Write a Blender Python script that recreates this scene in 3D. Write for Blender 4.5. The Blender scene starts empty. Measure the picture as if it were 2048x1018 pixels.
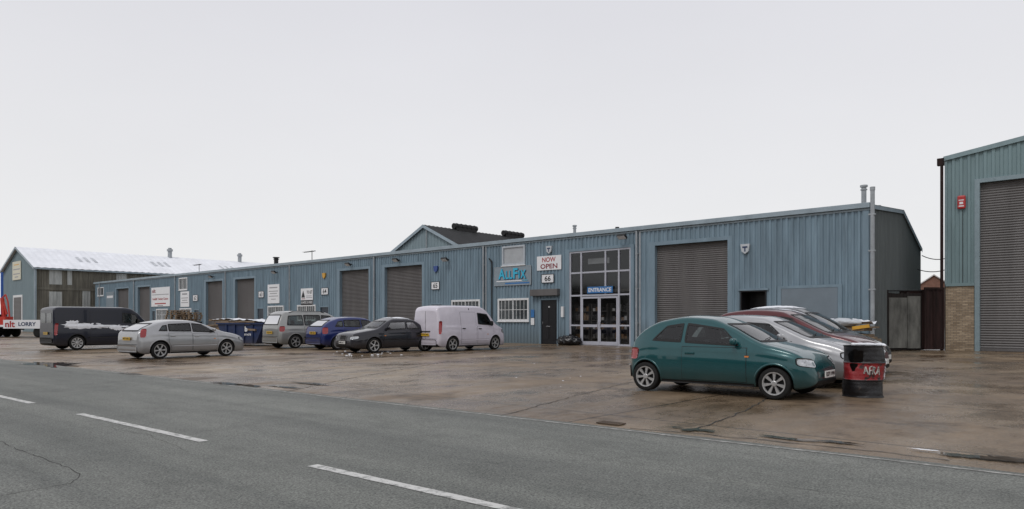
import bpy, math, random
from mathutils import Vector, Matrix
from mathutils.bvhtree import BVHTree
from mathutils.noise import noise as pnoise
random.seed(7)
C = bpy.context.scene.collection
R = math.radians
F, H, E, CX = 1400.0, 642.0, 1.33, 1024.0
def G(px, py):
    Y = F*E/(py-H); return ((px-CX)*Y/F, Y)
def P3(px, py, Y): return ((px-CX)*Y/F, Y, E+(H-py)*Y/F)
# ---------------- helpers
class MB:
    def __init__(s): s.v=[]; s.f=[]; s.m=[]
    def quad(s, a,b,c,d, m=0):
        i=len(s.v); s.v+=[tuple(a),tuple(b),tuple(c),tuple(d)]; s.f.append((i,i+1,i+2,i+3)); s.m.append(m)
    def poly(s, pts, m=0):
        i=len(s.v); s.v+=[tuple(p) for p in pts]; s.f.append(tuple(range(i,i+len(pts)))); s.m.append(m)
    def box(s, x0,x1,y0,y1,z0,z1, m=0, T=None):
        i=len(s.v)
        c=[(x,y,z) for z in (z0,z1) for y in (y0,y1) for x in (x0,x1)]
        if T is not None: c=[tuple(T@Vector(p)) for p in c]
        s.v+=c
        for q in ((0,2,3,1),(4,5,7,6),(0,1,5,4),(2,6,7,3),(0,4,6,2),(1,3,7,5)):
            s.f.append(tuple(i+k for k in q)); s.m.append(m)
    def tube(s, p, q, r, n=8, m=0, r2=None):
        p=Vector(p); q=Vector(q); d=(q-p).normalized(); r2=r if r2 is None else r2
        a=d.orthogonal().normalized(); b=d.cross(a); i=len(s.v)
        for (c,rr) in ((p,r),(q,r2)):
            for k in range(n):
                t=2*math.pi*k/n; s.v.append(tuple(c+(a*math.cos(t)+b*math.sin(t))*rr))
        for k in range(n):
            s.f.append((i+k,i+(k+1)%n,i+n+(k+1)%n,i+n+k)); s.m.append(m)
        s.f.append(tuple(i+k for k in range(n))[::-1]); s.m.append(m)
        s.f.append(tuple(i+n+k for k in range(n))); s.m.append(m)
    def path(s, pts, r, n=8, m=0):
        for a,b in zip(pts[:-1],pts[1:]): s.tube(a,b,r,n,m)
    def lathe(s, prof, n=32, m=0, axis='z', c=(0,0,0), fn=None):
        i=len(s.v); k=len(prof)
        for j in range(n):
            t=2*math.pi*j/n
            for (r,h) in prof:
                if fn: r=fn(r,h,t)
                if axis=='z': p=(c[0]+r*math.cos(t),c[1]+r*math.sin(t),c[2]+h)
                else: p=(c[0]+r*math.cos(t),c[1]+h,c[2]+r*math.sin(t))
                s.v.append(p)
        for j in range(n):
            j2=(j+1)%n
            for q in range(k-1):
                s.f.append((i+j*k+q,i+j2*k+q,i+j2*k+q+1,i+j*k+q+1)); s.m.append(m)
    def grid(s, rows, m=0):
        i=len(s.v); w=len(rows[0])
        for r in rows: s.v+=[tuple(p) for p in r]
        for a in range(len(rows)-1):
            for b in range(w-1):
                s.f.append((i+a*w+b,i+a*w+b+1,i+(a+1)*w+b+1,i+(a+1)*w+b)); s.m.append(m)
    def sphere(s, c, r, m=0, nu=16, nv=10, nz=0, sq=1):
        rows=[]
        g=lambda q: math.copysign(abs(q)**sq,q)
        for a in range(nv+1):
            ph=math.pi*a/nv; row=[]
            for b in range(nu+1):
                t=2*math.pi*(b%nu)/nu
                d=Vector((math.sin(ph)*math.cos(t),math.sin(ph)*math.sin(t),math.cos(ph)))
                k=1+(nz*pnoise(d*2.3+Vector(c)*3) if nz else 0)
                row.append(tuple(Vector((g(d.x)*r[0]*k,g(d.y)*r[1]*k,g(d.z)*r[2]*k))+Vector(c)))
            rows.append(row)
        s.grid(rows,m)
    def build(s, name, mats, parent=None, smooth=False, bevel=0):
        me=bpy.data.meshes.new(name); me.from_pydata(s.v,[],s.f)
        if not isinstance(mats,(list,tuple)): mats=[mats]
        for m in mats: me.materials.append(m)
        for p,mi in zip(me.polygons,s.m): p.material_index=mi; p.use_smooth=smooth
        me.update()
        o=bpy.data.objects.new(name,me); C.objects.link(o)
        if parent: o.parent=parent
        if bevel:
            b=o.modifiers.new('b','BEVEL'); b.width=bevel; b.segments=2; b.limit_method='ANGLE'
        return o
def tag(o,label=None,cat=None,group=None,kind=None):
    if label: o['label']=label
    if cat: o['category']=cat
    if group: o['group']=group
    if kind: o['kind']=kind
    return o
def empty(name,loc=(0,0,0),rz=0,label=None,cat=None,group=None):
    o=bpy.data.objects.new(name,None); C.objects.link(o)
    o.location=loc; o.rotation_euler=(0,0,rz); o.empty_display_size=.1
    return tag(o,label,cat,group)
# ---------------- materials
def lerp(a,b,t): return a+(b-a)*t
def M(name, col, rough=.6, metal=0, var=.12, scale=4, stretch=(1,1,1), bump=0, bscale=60, coat=0, spec=.5, dirt=None, dirt_z=.5, rvar=0.08):
    m=bpy.data.materials.new(name); m.use_nodes=True; nt=m.node_tree; N=nt.nodes; L=nt.links
    b=N['Principled BSDF']
    tc=N.new('ShaderNodeTexCoord'); mp=N.new('ShaderNodeMapping'); mp.inputs['Scale'].default_value=stretch
    L.new(tc.outputs['Object'],mp.inputs['Vector'])
    nz=N.new('ShaderNodeTexNoise'); nz.inputs['Scale'].default_value=scale; nz.inputs['Detail'].default_value=8; nz.inputs['Roughness'].default_value=.65
    L.new(mp.outputs[0],nz.inputs['Vector'])
    rp=N.new('ShaderNodeValToRGB'); rp.color_ramp.elements[0].position=.3; rp.color_ramp.elements[1].position=.7
    rp.color_ramp.elements[0].color=tuple(c*(1-var) for c in col)+(1,); rp.color_ramp.elements[1].color=tuple(min(1,c*(1+var)) for c in col)+(1,)
    L.new(nz.outputs['Fac'],rp.inputs['Fac']); out=rp.outputs['Color']
    if dirt:
        sp=N.new('ShaderNodeSeparateXYZ'); L.new(tc.outputs['Object'],sp.inputs[0])
        mr=N.new('ShaderNodeMapRange'); mr.inputs['From Min'].default_value=.1; mr.inputs['From Max'].default_value=dirt_z
        mr.inputs['To Min'].default_value=.75; mr.inputs['To Max'].default_value=0; L.new(sp.outputs['Z'],mr.inputs['Value'])
        mu=N.new('ShaderNodeMath'); mu.operation='MULTIPLY'; mu.use_clamp=True; L.new(mr.outputs[0],mu.inputs[0])
        m2=N.new('ShaderNodeMath'); m2.operation='MULTIPLY_ADD'; m2.inputs[1].default_value=1.4; m2.inputs[2].default_value=.1; L.new(nz.outputs['Fac'],m2.inputs[0]); L.new(m2.outputs[0],mu.inputs[1])
        mx=N.new('ShaderNodeMixRGB'); mx.inputs['Color2'].default_value=dirt+(1,); L.new(mu.outputs[0],mx.inputs['Fac']); L.new(out,mx.inputs['Color1']); out=mx.outputs[0]
        ra=N.new('ShaderNodeMath'); ra.operation='MULTIPLY_ADD'; ra.inputs[1].default_value=.5; ra.inputs[2].default_value=rough; L.new(mu.outputs[0],ra.inputs[0]); L.new(ra.outputs[0],b.inputs['Roughness'])
        if coat:
            ca=N.new('ShaderNodeMath'); ca.operation='MULTIPLY_ADD'; ca.inputs[1].default_value=-coat; ca.inputs[2].default_value=coat; L.new(mu.outputs[0],ca.inputs[0]); L.new(ca.outputs[0],b.inputs['Coat Weight'])
    else:
        mr=N.new('ShaderNodeMapRange'); mr.inputs['To Min'].default_value=max(0.02,rough-rvar); mr.inputs['To Max'].default_value=min(1,rough+rvar)
        L.new(nz.outputs['Fac'],mr.inputs['Value']); L.new(mr.outputs[0],b.inputs['Roughness'])
        b.inputs['Coat Weight'].default_value=coat
    b.inputs['Coat Roughness'].default_value=.04
    L.new(out,b.inputs['Base Color'])
    b.inputs['Metallic'].default_value=metal; b.inputs['Specular IOR Level'].default_value=spec
    if bump:
        n2=N.new('ShaderNodeTexNoise'); n2.inputs['Scale'].default_value=bscale; n2.inputs['Detail'].default_value=6; L.new(tc.outputs['Object'],n2.inputs['Vector'])
        bp=N.new('ShaderNodeBump'); bp.inputs['Strength'].default_value=bump; bp.inputs['Distance'].default_value=.02; L.new(n2.outputs['Fac'],bp.inputs['Height']); L.new(bp.outputs[0],b.inputs['Normal'])
    return m
DIRT=(.055,.046,.037)
blue_clad=M('blue_cladding',(.176,.246,.298),.6,0,.26,1.6,(1.6,1.6,.2),bump=.1,bscale=8,dirt=(.095,.105,.105),dirt_z=1.5,spec=.3)
blue_smooth=M('blue_trim',(.185,.256,.31),.5,0,.14,2,(1,1,.3),spec=.3)
gutter_m=M('gutter_blue_grey',(.28,.345,.39),.45,0,.18,1.5,(1,1,1))
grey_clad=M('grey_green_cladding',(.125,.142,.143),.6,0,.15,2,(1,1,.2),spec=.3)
roof_m=M('roof_sheet',(.34,.36,.37),.6,0,.25,.6)
shut_m=M('shutter_steel',(.132,.126,.125),.5,.1,.2,1.2,(1,1,.15),spec=.3)
white_m=M('white_paint',(.68,.69,.70),.45,0,.08,3)
alarm_w=M('alarm_dull_white',(.48,.51,.54),.45,0,.08,3)
sign_w=M('sign_white',(.74,.75,.77),.4,0,.05,2)
sign_g=M('sign_silver',(.22,.27,.31),.4,0,.08,2)
black_m=M('black_paint',(.012,.012,.014),.35,0,.2,6,spec=.3)
red_m=M('red_letter',(.36,.03,.03),.45,0,.08,4)
dark_red=M('dark_red_letter',(.22,.02,.03),.45,0,.08,4)
cyan_m=M('cyan_letter',(.03,.42,.62),.35,0,.05,4)
navy_m=M('navy_letter',(.02,.04,.10),.4)
bluesign=M('sign_blue',(.03,.15,.38),.4,0,.08,4)
greytext=M('grey_lettering',(.3,.3,.32),.5)
pipe_m=M('pipe_grey',(.32,.345,.365),.4,.2,.2,3)
dark_m=M('dark_rubber_plastic',(.016,.016,.017),.6,0,.2,12,spec=.3)
seat_m=M('seat_cloth',(.05,.05,.055),.85,0,.1,8,spec=.2)
frame_m=M('pale_lilac_frame',(.42,.43,.485),.4,0,.08,3)
snow_m=M('snow',(.78,.80,.84),.6,0,.08,6,bump=.4,bscale=25)
snowroof=M('snowy_roof',(.78,.80,.84),.6,0,.10,.6,(1,1,1),bump=.2,bscale=5)
teal_clad=M('teal_cladding',(.185,.262,.277),.55,0,.16,1.5,(1.5,1.5,.2),spec=.3)
gable_m=M('pale_blue_gable',(.20,.26,.285),.6,0,.12,2,(1,1,.2),spec=.3)
old_clad=M('weathered_asbestos',(.145,.137,.112),.85,0,.5,1.3,(2,2,.22),bump=.3,bscale=6)
pale_panel=M('pale_panel',(.42,.44,.43),.6,0,.3,1.5,(2,2,.3))
darkroof=M('dark_roof_sheet',(.03,.031,.032),.75,0,.3,1,spec=.2)
wood_m=M('weathered_wood',(.22,.16,.105),.75,0,.4,5,(1,1,1))
alarm_red=M('alarm_red',(.42,.025,.025),.35)
alarm_y=M('alarm_yellow',(.6,.33,.04),.4)
alarm_b=M('alarm_blue',(.03,.07,.25),.4)
oxide=M('red_oxide_paint',(.024,.012,.011),.75,0,.7,2.2,(2,2,.25),spec=.25)
fence_m=M('dark_fence_boards',(.022,.018,.017),.8,0,.5,6,(1,1,.2),spec=.2)
greypanel=M('old_grey_board',(.115,.115,.105),.75,0,.6,1.8,(1.3,1,.45))
bag_m=M('black_bag',(.010,.010,.012),.22,0,.2,8,bump=.5,bscale=18)
skip_m=M('skip_blue',(.012,.026,.085),.5,0,.3,3,dirt=DIRT,dirt_z=.5)
brown_int=M('interior_cardboard',(.28,.17,.09),.7,0,.3,4)
int_m=M('interior_wall',(.13,.125,.12),.7,0,.2,1)
crane_red=M('crane_red',(.42,.03,.018),.4,0,.15,3)
amber=M('amber_lens',(.6,.18,.02),.15,coat=.5)
red_lens=M('red_lens',(.28,.006,.008),.15,0,.1,20,coat=.8)
lamp_m=M('headlamp_glass',(.46,.48,.50),.1,.5,.45,24,coat=1)
chrome=M('chrome',(.6,.6,.62),.18,.9,.05)
alloy=M('alloy_wheel',(.46,.46,.46),.32,.5,.1,10)
steelrim=M('wheel_cover_grey',(.32,.32,.33),.4,.3,.1,10)
tyre_m=M('tyre_rubber',(.016,.016,.016),.8,0,.3,20,bump=.2,bscale=80,spec=.25)
yplate=M('yellow_plate',(.68,.42,.03),.4); wplate=M('white_plate',(.7,.7,.67),.4)
door_blue=M('door_dark_blue',(.02,.03,.045),.4)
win_glass=M('window_glass',(.05,.06,.065),.08,0,.5,2.5,spec=.6,rvar=.01)
blind_glass=M('blind_behind_glass',(.36,.38,.40),.2,0,.15,2)
def glass_clear():
    m=bpy.data.materials.new('shopfront_glass'); m.use_nodes=True; nt=m.node_tree; N=nt.nodes; L=nt.links
    for n in list(N): N.remove(n)
    o=N.new('ShaderNodeOutputMaterial'); mx=N.new('ShaderNodeMixShader'); t=N.new('ShaderNodeBsdfTransparent'); g=N.new('ShaderNodeBsdfGlossy')
    nz=N.new('ShaderNodeTexNoise'); nz.inputs['Scale'].default_value=1.2; mr=N.new('ShaderNodeMapRange'); mr.inputs['To Min'].default_value=.03; mr.inputs['To Max'].default_value=.10
    L.new(nz.outputs['Fac'],mr.inputs['Value']); L.new(mr.outputs[0],g.inputs['Roughness'])
    t.inputs[0].default_value=(.78,.78,.77,1); g.inputs['Color'].default_value=(.85,.87,.9,1)
    lw=N.new('ShaderNodeLayerWeight'); lw.inputs['Blend'].default_value=.25
    ma=N.new('ShaderNodeMath'); ma.operation='MULTIPLY_ADD'; ma.inputs[1].default_value=.6; ma.inputs[2].default_value=.05
    L.new(lw.outputs['Fresnel'],ma.inputs[0]); L.new(ma.outputs[0],mx.inputs[0]); L.new(t.outputs[0],mx.inputs[1]); L.new(g.outputs[0],mx.inputs[2]); L.new(mx.outputs[0],o.inputs[0]); return m
clear_glass=glass_clear()
def vglass():
    m=bpy.data.materials.new('vehicle_glass'); m.use_nodes=True; nt=m.node_tree; N=nt.nodes; L=nt.links
    for n in list(N): N.remove(n)
    o=N.new('ShaderNodeOutputMaterial'); mx=N.new('ShaderNodeMixShader'); t=N.new('ShaderNodeBsdfTransparent'); g=N.new('ShaderNodeBsdfGlossy')
    tc=N.new('ShaderNodeTexCoord'); nz=N.new('ShaderNodeTexNoise'); nz.inputs['Scale'].default_value=3; L.new(tc.outputs['Object'],nz.inputs[0]); mr=N.new('ShaderNodeMapRange'); mr.inputs['To Min'].default_value=.02; mr.inputs['To Max'].default_value=.07; L.new(nz.outputs[0],mr.inputs[0]); L.new(mr.outputs[0],g.inputs['Roughness'])
    t.inputs[0].default_value=(.42,.47,.46,1)
    f=N.new('ShaderNodeFresnel'); f.inputs[0].default_value=1.55; ma=N.new('ShaderNodeMath'); ma.operation='MULTIPLY_ADD'; ma.inputs[1].default_value=1.2; ma.inputs[2].default_value=.01; ma.use_clamp=True
    L.new(f.outputs[0],ma.inputs[0]); L.new(ma.outputs[0],mx.inputs[0]); L.new(t.outputs[0],mx.inputs[1]); L.new(g.outputs[0],mx.inputs[2]); L.new(mx.outputs[0],o.inputs[0]); return m
car_glass=vglass()
def brick_mat(name,c1,c2,mortar):
    m=bpy.data.materials.new(name); m.use_nodes=True; nt=m.node_tree; N=nt.nodes; L=nt.links; b=N['Principled BSDF']
    tc=N.new('ShaderNodeTexCoord'); sp=N.new('ShaderNodeSeparateXYZ'); L.new(tc.outputs['Object'],sp.inputs[0])
    ad=N.new('ShaderNodeMath'); L.new(sp.outputs['X'],ad.inputs[0]); L.new(sp.outputs['Y'],ad.inputs[1])
    cb=N.new('ShaderNodeCombineXYZ'); L.new(ad.outputs[0],cb.inputs[0]); L.new(sp.outputs['Z'],cb.inputs[1])
    br=N.new('ShaderNodeTexBrick'); br.inputs['Scale'].default_value=1; br.inputs['Brick Width'].default_value=.225; br.inputs['Row Height'].default_value=.075; br.inputs['Mortar Size'].default_value=.008
    br.inputs['Color1'].default_value=c1+(1,); br.inputs['Color2'].default_value=c2+(1,); br.inputs['Mortar'].default_value=mortar+(1,)
    nz=N.new('ShaderNodeTexNoise'); nz.inputs['Scale'].default_value=1.5; L.new(tc.outputs['Object'],nz.inputs[0]); mr=N.new('ShaderNodeMapRange'); mr.inputs['To Min'].default_value=.6; mr.inputs['To Max'].default_value=1.3; L.new(nz.outputs[0],mr.inputs[0])
    vm=N.new('ShaderNodeVectorMath'); vm.operation='SCALE'
    L.new(cb.outputs[0],br.inputs['Vector']); L.new(br.outputs['Color'],vm.inputs[0]); L.new(mr.outputs[0],vm.inputs['Scale']); L.new(vm.outputs[0],b.inputs['Base Color']); b.inputs['Roughness'].default_value=.85
    bp=N.new('ShaderNodeBump'); bp.inputs['Strength'].default_value=.5; bp.inputs['Distance'].default_value=.01; bp.invert=True; L.new(br.outputs['Fac'],bp.inputs['Height']); L.new(bp.outputs[0],b.inputs['Normal'])
    return m
brick=brick_mat('buff_brick',(.25,.185,.12),(.44,.345,.24),(.16,.14,.12))
redbrick=brick_mat('red_brick',(.17,.07,.045),(.22,.09,.055),(.2,.18,.16))
def paint(name,col,metal=.25,rough=.32,coat=.8): return M(name,col,rough,metal,.06,5,coat=coat,dirt=DIRT,dirt_z=.55,spec=.4)
def ground_mats():
    m=bpy.data.materials.new('wet_concrete_yard'); m.use_nodes=True; nt=m.node_tree; N=nt.nodes; L=nt.links; b=N['Principled BSDF']
    tc=N.new('ShaderNodeTexCoord'); mp=N.new('ShaderNodeMapping'); mp.inputs['Rotation'].default_value=(0,0,R(41.5)); L.new(tc.outputs['Object'],mp.inputs[0])
    def nz(s,d=8,r=.6,st=None):
        n=N.new('ShaderNodeTexNoise'); n.inputs['Scale'].default_value=s; n.inputs['Detail'].default_value=d; n.inputs['Roughness'].default_value=r
        if st:
            q=N.new('ShaderNodeMapping'); q.inputs['Scale'].default_value=st; L.new(mp.outputs[0],q.inputs[0]); L.new(q.outputs[0],n.inputs['Vector'])
        else: L.new(mp.outputs[0],n.inputs['Vector'])
        return n
    def ramp(n,els):
        r=N.new('ShaderNodeValToRGB'); L.new(n,r.inputs[0]); e=r.color_ramp.elements
        e[0].position,e[0].color=els[0]; e[1].position,e[1].color=els[1]
        for p,c in els[2:]:
            k=e.new(p); k.color=c
        return r
    def mul(a,c,f=1):
        q=N.new('ShaderNodeMixRGB'); q.blend_type='MULTIPLY'; q.inputs[0].default_value=f; L.new(a,q.inputs[1]); L.new(c,q.inputs[2]); return q.outputs[0]
    big=nz(.16,10,.62); med=nz(1.1,8,.7,(1,.35,1)); fine=nz(28,4,.8); st=nz(.7,9,.78)
    c1=ramp(big.outputs[0],[(.36,(.145,.104,.068,1)),(.64,(.31,.25,.18,1)),(.5,(.225,.168,.113,1))])
    c2=ramp(med.outputs[0],[(.3,(.58,.55,.51,1)),(.72,(1.25,1.23,1.19,1))])
    c3=ramp(fine.outputs[0],[(.3,(.58,.58,.58,1)),(.7,(1.4,1.4,1.4,1))])
    c4=ramp(st.outputs[0],[(.38,(.40,.37,.34,1)),(.47,(1,1,1,1))])
    col=mul(mul(mul(c1.outputs[0],c2.outputs[0]),c3.outputs[0]),c4.outputs[0],.85)
    br=N.new('ShaderNodeTexBrick'); br.offset=0; br.inputs['Brick Width'].default_value=5.5; br.inputs['Row Height'].default_value=4.2; br.inputs['Mortar Size'].default_value=.024; br.inputs['Scale'].default_value=1
    br.inputs['Color1'].default_value=(1,1,1,1); br.inputs['Color2'].default_value=(.78,.77,.77,1); br.inputs['Mortar'].default_value=(.2,.19,.18,1)
    dm=N.new('ShaderNodeMixRGB'); dm.blend_type='ADD'; dm.inputs[0].default_value=.09; L.new(mp.outputs[0],dm.inputs[1]); L.new(med.outputs['Color'],dm.inputs[2]); L.new(dm.outputs[0],br.inputs['Vector'])
    L.new(mul(col,br.outputs[0],.95),b.inputs['Base Color'])
    wet=nz(.45,8,.7,(1,.6,1)); rr=ramp(wet.outputs[0],[(.40,(.09,.09,.09,1)),(.58,(.56,.56,.56,1))]); L.new(rr.outputs[0],b.inputs['Roughness'])
    bp=N.new('ShaderNodeBump'); bp.inputs['Strength'].default_value=.35; bp.inputs['Distance'].default_value=.012; L.new(fine.outputs[0],bp.inputs['Height'])
    bp2=N.new('ShaderNodeBump'); bp2.inputs['Strength'].default_value=.22; bp2.inputs['Distance'].default_value=.03; L.new(med.outputs[0],bp2.inputs['Height']); L.new(bp.outputs[0],bp2.inputs['Normal']); L.new(bp2.outputs[0],b.inputs['Normal'])
    b.inputs['Specular IOR Level'].default_value=.38
    a=bpy.data.materials.new('asphalt'); a.use_nodes=True; nt=a.node_tree; N=nt.nodes; L=nt.links; b=N['Principled BSDF']
    tc=N.new('ShaderNodeTexCoord'); mp=N.new('ShaderNodeMapping'); L.new(tc.outputs['Object'],mp.inputs[0])
    big=nz(.5,8,.65,(.25,1,1)); fine=nz(55,3,.85); trk=nz(1.0,4,.6,(.06,1.1,1)); pt=nz(.9,9,.75)
    c1=ramp(big.outputs[0],[(.3,(.128,.135,.127,1)),(.7,(.19,.195,.183,1))])
    c3=ramp(fine.outputs[0],[(.33,(.30,.30,.30,1)),(.68,(1.8,1.8,1.77,1))])
    c4=ramp(trk.outputs[0],[(.35,(.78,.79,.79,1)),(.65,(1.12,1.12,1.10,1))])
    c5=ramp(pt.outputs[0],[(.35,(.80,.80,.80,1)),(.5,(1,1,1,1))])
    vo=N.new('ShaderNodeTexVoronoi'); vo.feature='DISTANCE_TO_EDGE'; vo.inputs['Scale'].default_value=.22
    dm=N.new('ShaderNodeMixRGB'); dm.blend_type='ADD'; dm.inputs[0].default_value=1.4; L.new(mp.outputs[0],dm.inputs[1]); q=nz(1.3,6,.7); L.new(q.outputs['Color'],dm.inputs[2]); L.new(dm.outputs[0],vo.inputs['Vector'])
    cr=ramp(vo.outputs['Distance'],[(.0,(.5,.5,.5,1)),(.006,(1,1,1,1))])
    L.new(mul(mul(mul(mul(c1.outputs[0],c3.outputs[0]),c4.outputs[0]),c5.outputs[0]),cr.outputs[0],.35),b.inputs['Base Color'])
    b.inputs['Roughness'].default_value=.68; b.inputs['Specular IOR Level'].default_value=.3
    bp=N.new('ShaderNodeBump'); bp.inputs['Strength'].default_value=.7; bp.inputs['Distance'].default_value=.012; L.new(fine.outputs[0],bp.inputs['Height']); L.new(bp.outputs[0],b.inputs['Normal'])
    out=[]
    for (nm,lo,hi,p0,p1) in (('worn_line_paint',(.17,.175,.165,1),(.56,.56,.54,1),.38,.52),('faded_line_paint',(.17,.17,.155,1),(.42,.42,.395,1),.44,.62)):
        w=bpy.data.materials.new(nm); w.use_nodes=True; nt=w.node_tree; N=nt.nodes; L=nt.links; b=N['Principled BSDF']
        tc=N.new('ShaderNodeTexCoord'); mp=N.new('ShaderNodeMapping'); L.new(tc.outputs['Object'],mp.inputs[0])
        n1=nz(9,8,.8); r=ramp(n1.outputs[0],[(p0,lo),(p1,hi)]); L.new(r.outputs[0],b.inputs['Base Color']); b.inputs['Roughness'].default_value=.6; out.append(w)
    return m,a,out[0],out[1]
yard_m,asph,linep,linef=ground_mats()
puddle_m=M('puddle_water',(.060,.046,.033),.05,0,.4,4,rvar=.03,spec=.5)
crack_m=M('crack_filler',(.045,.043,.04),.75,0,.3,8,spec=.2)
pave_m=M('pavement_concrete',(.2,.2,.19),.7,0,.2,2,bump=.2)
# ---------------- world, sun, camera
sc=bpy.context.scene
w=bpy.data.worlds.new("World"); sc.world=w; w.use_nodes=True; nt=w.node_tree; N=nt.nodes; L=nt.links
bg=N['Background']
sky=N.new('ShaderNodeTexSky'); sky.sky_type='NISHITA'; sky.sun_disc=False; sky.sun_elevation=R(35); sky.sun_rotation=R(200)
tc=N.new('ShaderNodeTexCoord'); sp=N.new('ShaderNodeSeparateXYZ'); L.new(tc.outputs['Generated'],sp.inputs[0])
rp=N.new('ShaderNodeValToRGB'); e=rp.color_ramp.elements
e[0].position=0; e[0].color=(8.9,8.9,8.9,1); e[1].position=.45; e[1].color=(7.3,7.3,7.75,1)
k=e.new(.12); k.color=(8.35,8.35,8.45,1)
nzc=N.new('ShaderNodeTexNoise'); nzc.inputs['Scale'].default_value=1.6; nzc.inputs['Detail'].default_value=5; mpw=N.new('ShaderNodeMapping'); mpw.inputs['Scale'].default_value=(1,1,2.5)
L.new(tc.outputs['Generated'],mpw.inputs[0]); L.new(mpw.outputs[0],nzc.inputs['Vector'])
mrc=N.new('ShaderNodeMapRange'); mrc.inputs['To Min'].default_value=.94; mrc.inputs['To Max'].default_value=1.06; L.new(nzc.outputs[0],mrc.inputs['Value'])
L.new(sp.outputs['Z'],rp.inputs[0])
ml=N.new('ShaderNodeVectorMath'); ml.operation='SCALE'; L.new(rp.outputs[0],ml.inputs[0]); L.new(mrc.outputs[0],ml.inputs['Scale'])
mx=N.new('ShaderNodeMixRGB'); mx.inputs[0].default_value=.97; L.new(sky.outputs[0],mx.inputs[1]); L.new(ml.outputs[0],mx.inputs[2])
L.new(mx.outputs[0],bg.inputs[0]); bg.inputs[1].default_value=.1
sl=bpy.data.lights.new('sun','SUN'); sl.energy=1.0; sl.angle=R(20); sl.color=(1,.97,.93)
so=bpy.data.objects.new('sun',sl); C.objects.link(so)
d=Vector((.45,.6,-.95)); so.rotation_euler=d.to_track_quat('-Z','Y').to_euler()
cam=bpy.data.cameras.new('camera'); co=bpy.data.objects.new('camera',cam); C.objects.link(co); sc.camera=co
cam.sensor_width=36; cam.lens=F/2048*36; cam.shift_y=(H-509)/2048; cam.clip_end=4000; cam.clip_start=.05
co.location=(0,0,E); co.rotation_euler=(R(90),0,0)
sc.view_settings.view_transform='Standard'; sc.view_settings.look='None'
# ---------------- text
def text_mesh(parent,s,x0,x1,z0,z1,y,mat,name='lettering',bold=.02,shear=0):
    cu=bpy.data.curves.new('t','FONT'); cu.body=s; cu.size=1; cu.offset=bold; cu.resolution_u=3; cu.shear=shear; cu.extrude=.0
    ob=bpy.data.objects.new('t',cu); C.objects.link(ob); bpy.context.view_layer.update()
    dg=bpy.context.evaluated_depsgraph_get(); me=bpy.data.meshes.new_from_object(ob.evaluated_get(dg)); bpy.data.objects.remove(ob)
    xs=[v.co.x for v in me.vertices]; ys=[v.co.y for v in me.vertices]
    if not xs: return
    a,b,c,d=min(xs),max(xs),min(ys),max(ys)
    for v in me.vertices:
        v.co=Vector((lerp(x0,x1,(v.co.x-a)/(b-a)),y,lerp(z0,z1,(v.co.y-c)/(d-c))))
    me.materials.clear(); me.materials.append(mat); me.name=name
    o=bpy.data.objects.new(name,me); C.objects.link(o); o.parent=parent
    return o
# ---------------- main building frame
C0=Vector((14.78,29.1)); AL=math.atan2(-.6623,.7493)
def W2(lx,ly=0,z=0):
    return (C0.x+.7493*lx+.6623*ly, C0.y-.6623*lx+.7493*ly, z)
def corr(mb,a0,a1,zb,zt,mp,pitch=.2,dep=.035,m=0):
    offs=[(0,0),(.45,0),(.55,1),(.88,1),(1.0,0)]
    k=math.floor(a0/pitch); A=[]
    while k*pitch<a1:
        for o,dd in offs[:-1]:
            A.append(((k+o)*pitch,dd*dep))
        k+=1
    A.append((k*pitch,0))
    pts=[]
    for (p,dp),(q,dq) in zip(A[:-1],A[1:]):
        if q<=a0 or p>=a1: continue
        f0=max(0,(a0-p)/(q-p)); f1=min(1,(a1-p)/(q-p))
        pts.append(((lerp(p,q,f0),lerp(dp,dq,f0)),(lerp(p,q,f1),lerp(dp,dq,f1))))
    for (a,da),(b,db) in pts:
        mb.quad(mp(a,da,zb(a)),mp(b,db,zb(b)),mp(b,db,zt(b)),mp(a,da,zt(a)),m)
LEN=90.5; TOPZ=6.05
bld=empty('industrial_building',(C0.x,C0.y,0),AL,'long low terrace of pale blue ribbed metal industrial units with roller shutters','industrial building')
shut=[(6.05,10.0),(27.8,31.9),(33.7,37.4),(50.3,53.9),(56.3,59.8),(73.2,76.7),(79.3,83.2)]
SZ=5.2
openings=[]
for a,b in shut: openings.append((-b,-a,0,SZ))
ENT=(-15.4,-11.4,0,5.2); openings.append(ENT)
DOOR=(-17.55,-16.2,0,2.62); openings.append(DOOR)
DOOR2=(-5.47,-4.24,0,2.74); openings.append(DOOR2)
wins=[(-20.8,-18.4,1.36,2.65,'bars'),(-20.45,-18.7,4.72,5.82,'blind'),(-24.9,-22.4,1.4,2.65,'bars'),(-43.3,-40.7,1.4,2.6,'bars'),(-48.0,-45.5,1.4,2.6,'bars'),
      (-65.8,-63.9,4.55,5.75,'pair'),(-65.6,-63.0,1.4,2.6,'bars'),(-71.5,-68.6,1.4,2.6,'bars'),(-89.4,-87.4,4.5,5.5,'pair'),(-86.8,-84.2,1.4,2.6,'bars')]
for wv in wins: openings.append(wv[:4])
doors=[(-27.0,-25.8,0,2.5),(-40.1,-38.8,0,2.5),(-49.9,-48.7,0,2.5),(-62.4,-61.2,0,2.5),(-72.7,-71.8,0,2.5)]
openings+=doors
mb=MB(); edges=sorted(set([-LEN,0]+[o[0] for o in openings]+[o[1] for o in openings]))
for a,b in zip(edges[:-1],edges[1:]):
    mid=(a+b)/2; zs=[(o[2],o[3]) for o in openings if o[0]<mid<o[1]]; zs.sort(); z=0.0
    for (p,q) in zs+[(TOPZ,TOPZ)]:
        if p>z+.001: corr(mb,a,b,lambda _:z,lambda _:p,lambda a_,d_,z_:(a_,.012-d_,z_),.25,.05)
        z=max(z,q)
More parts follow.
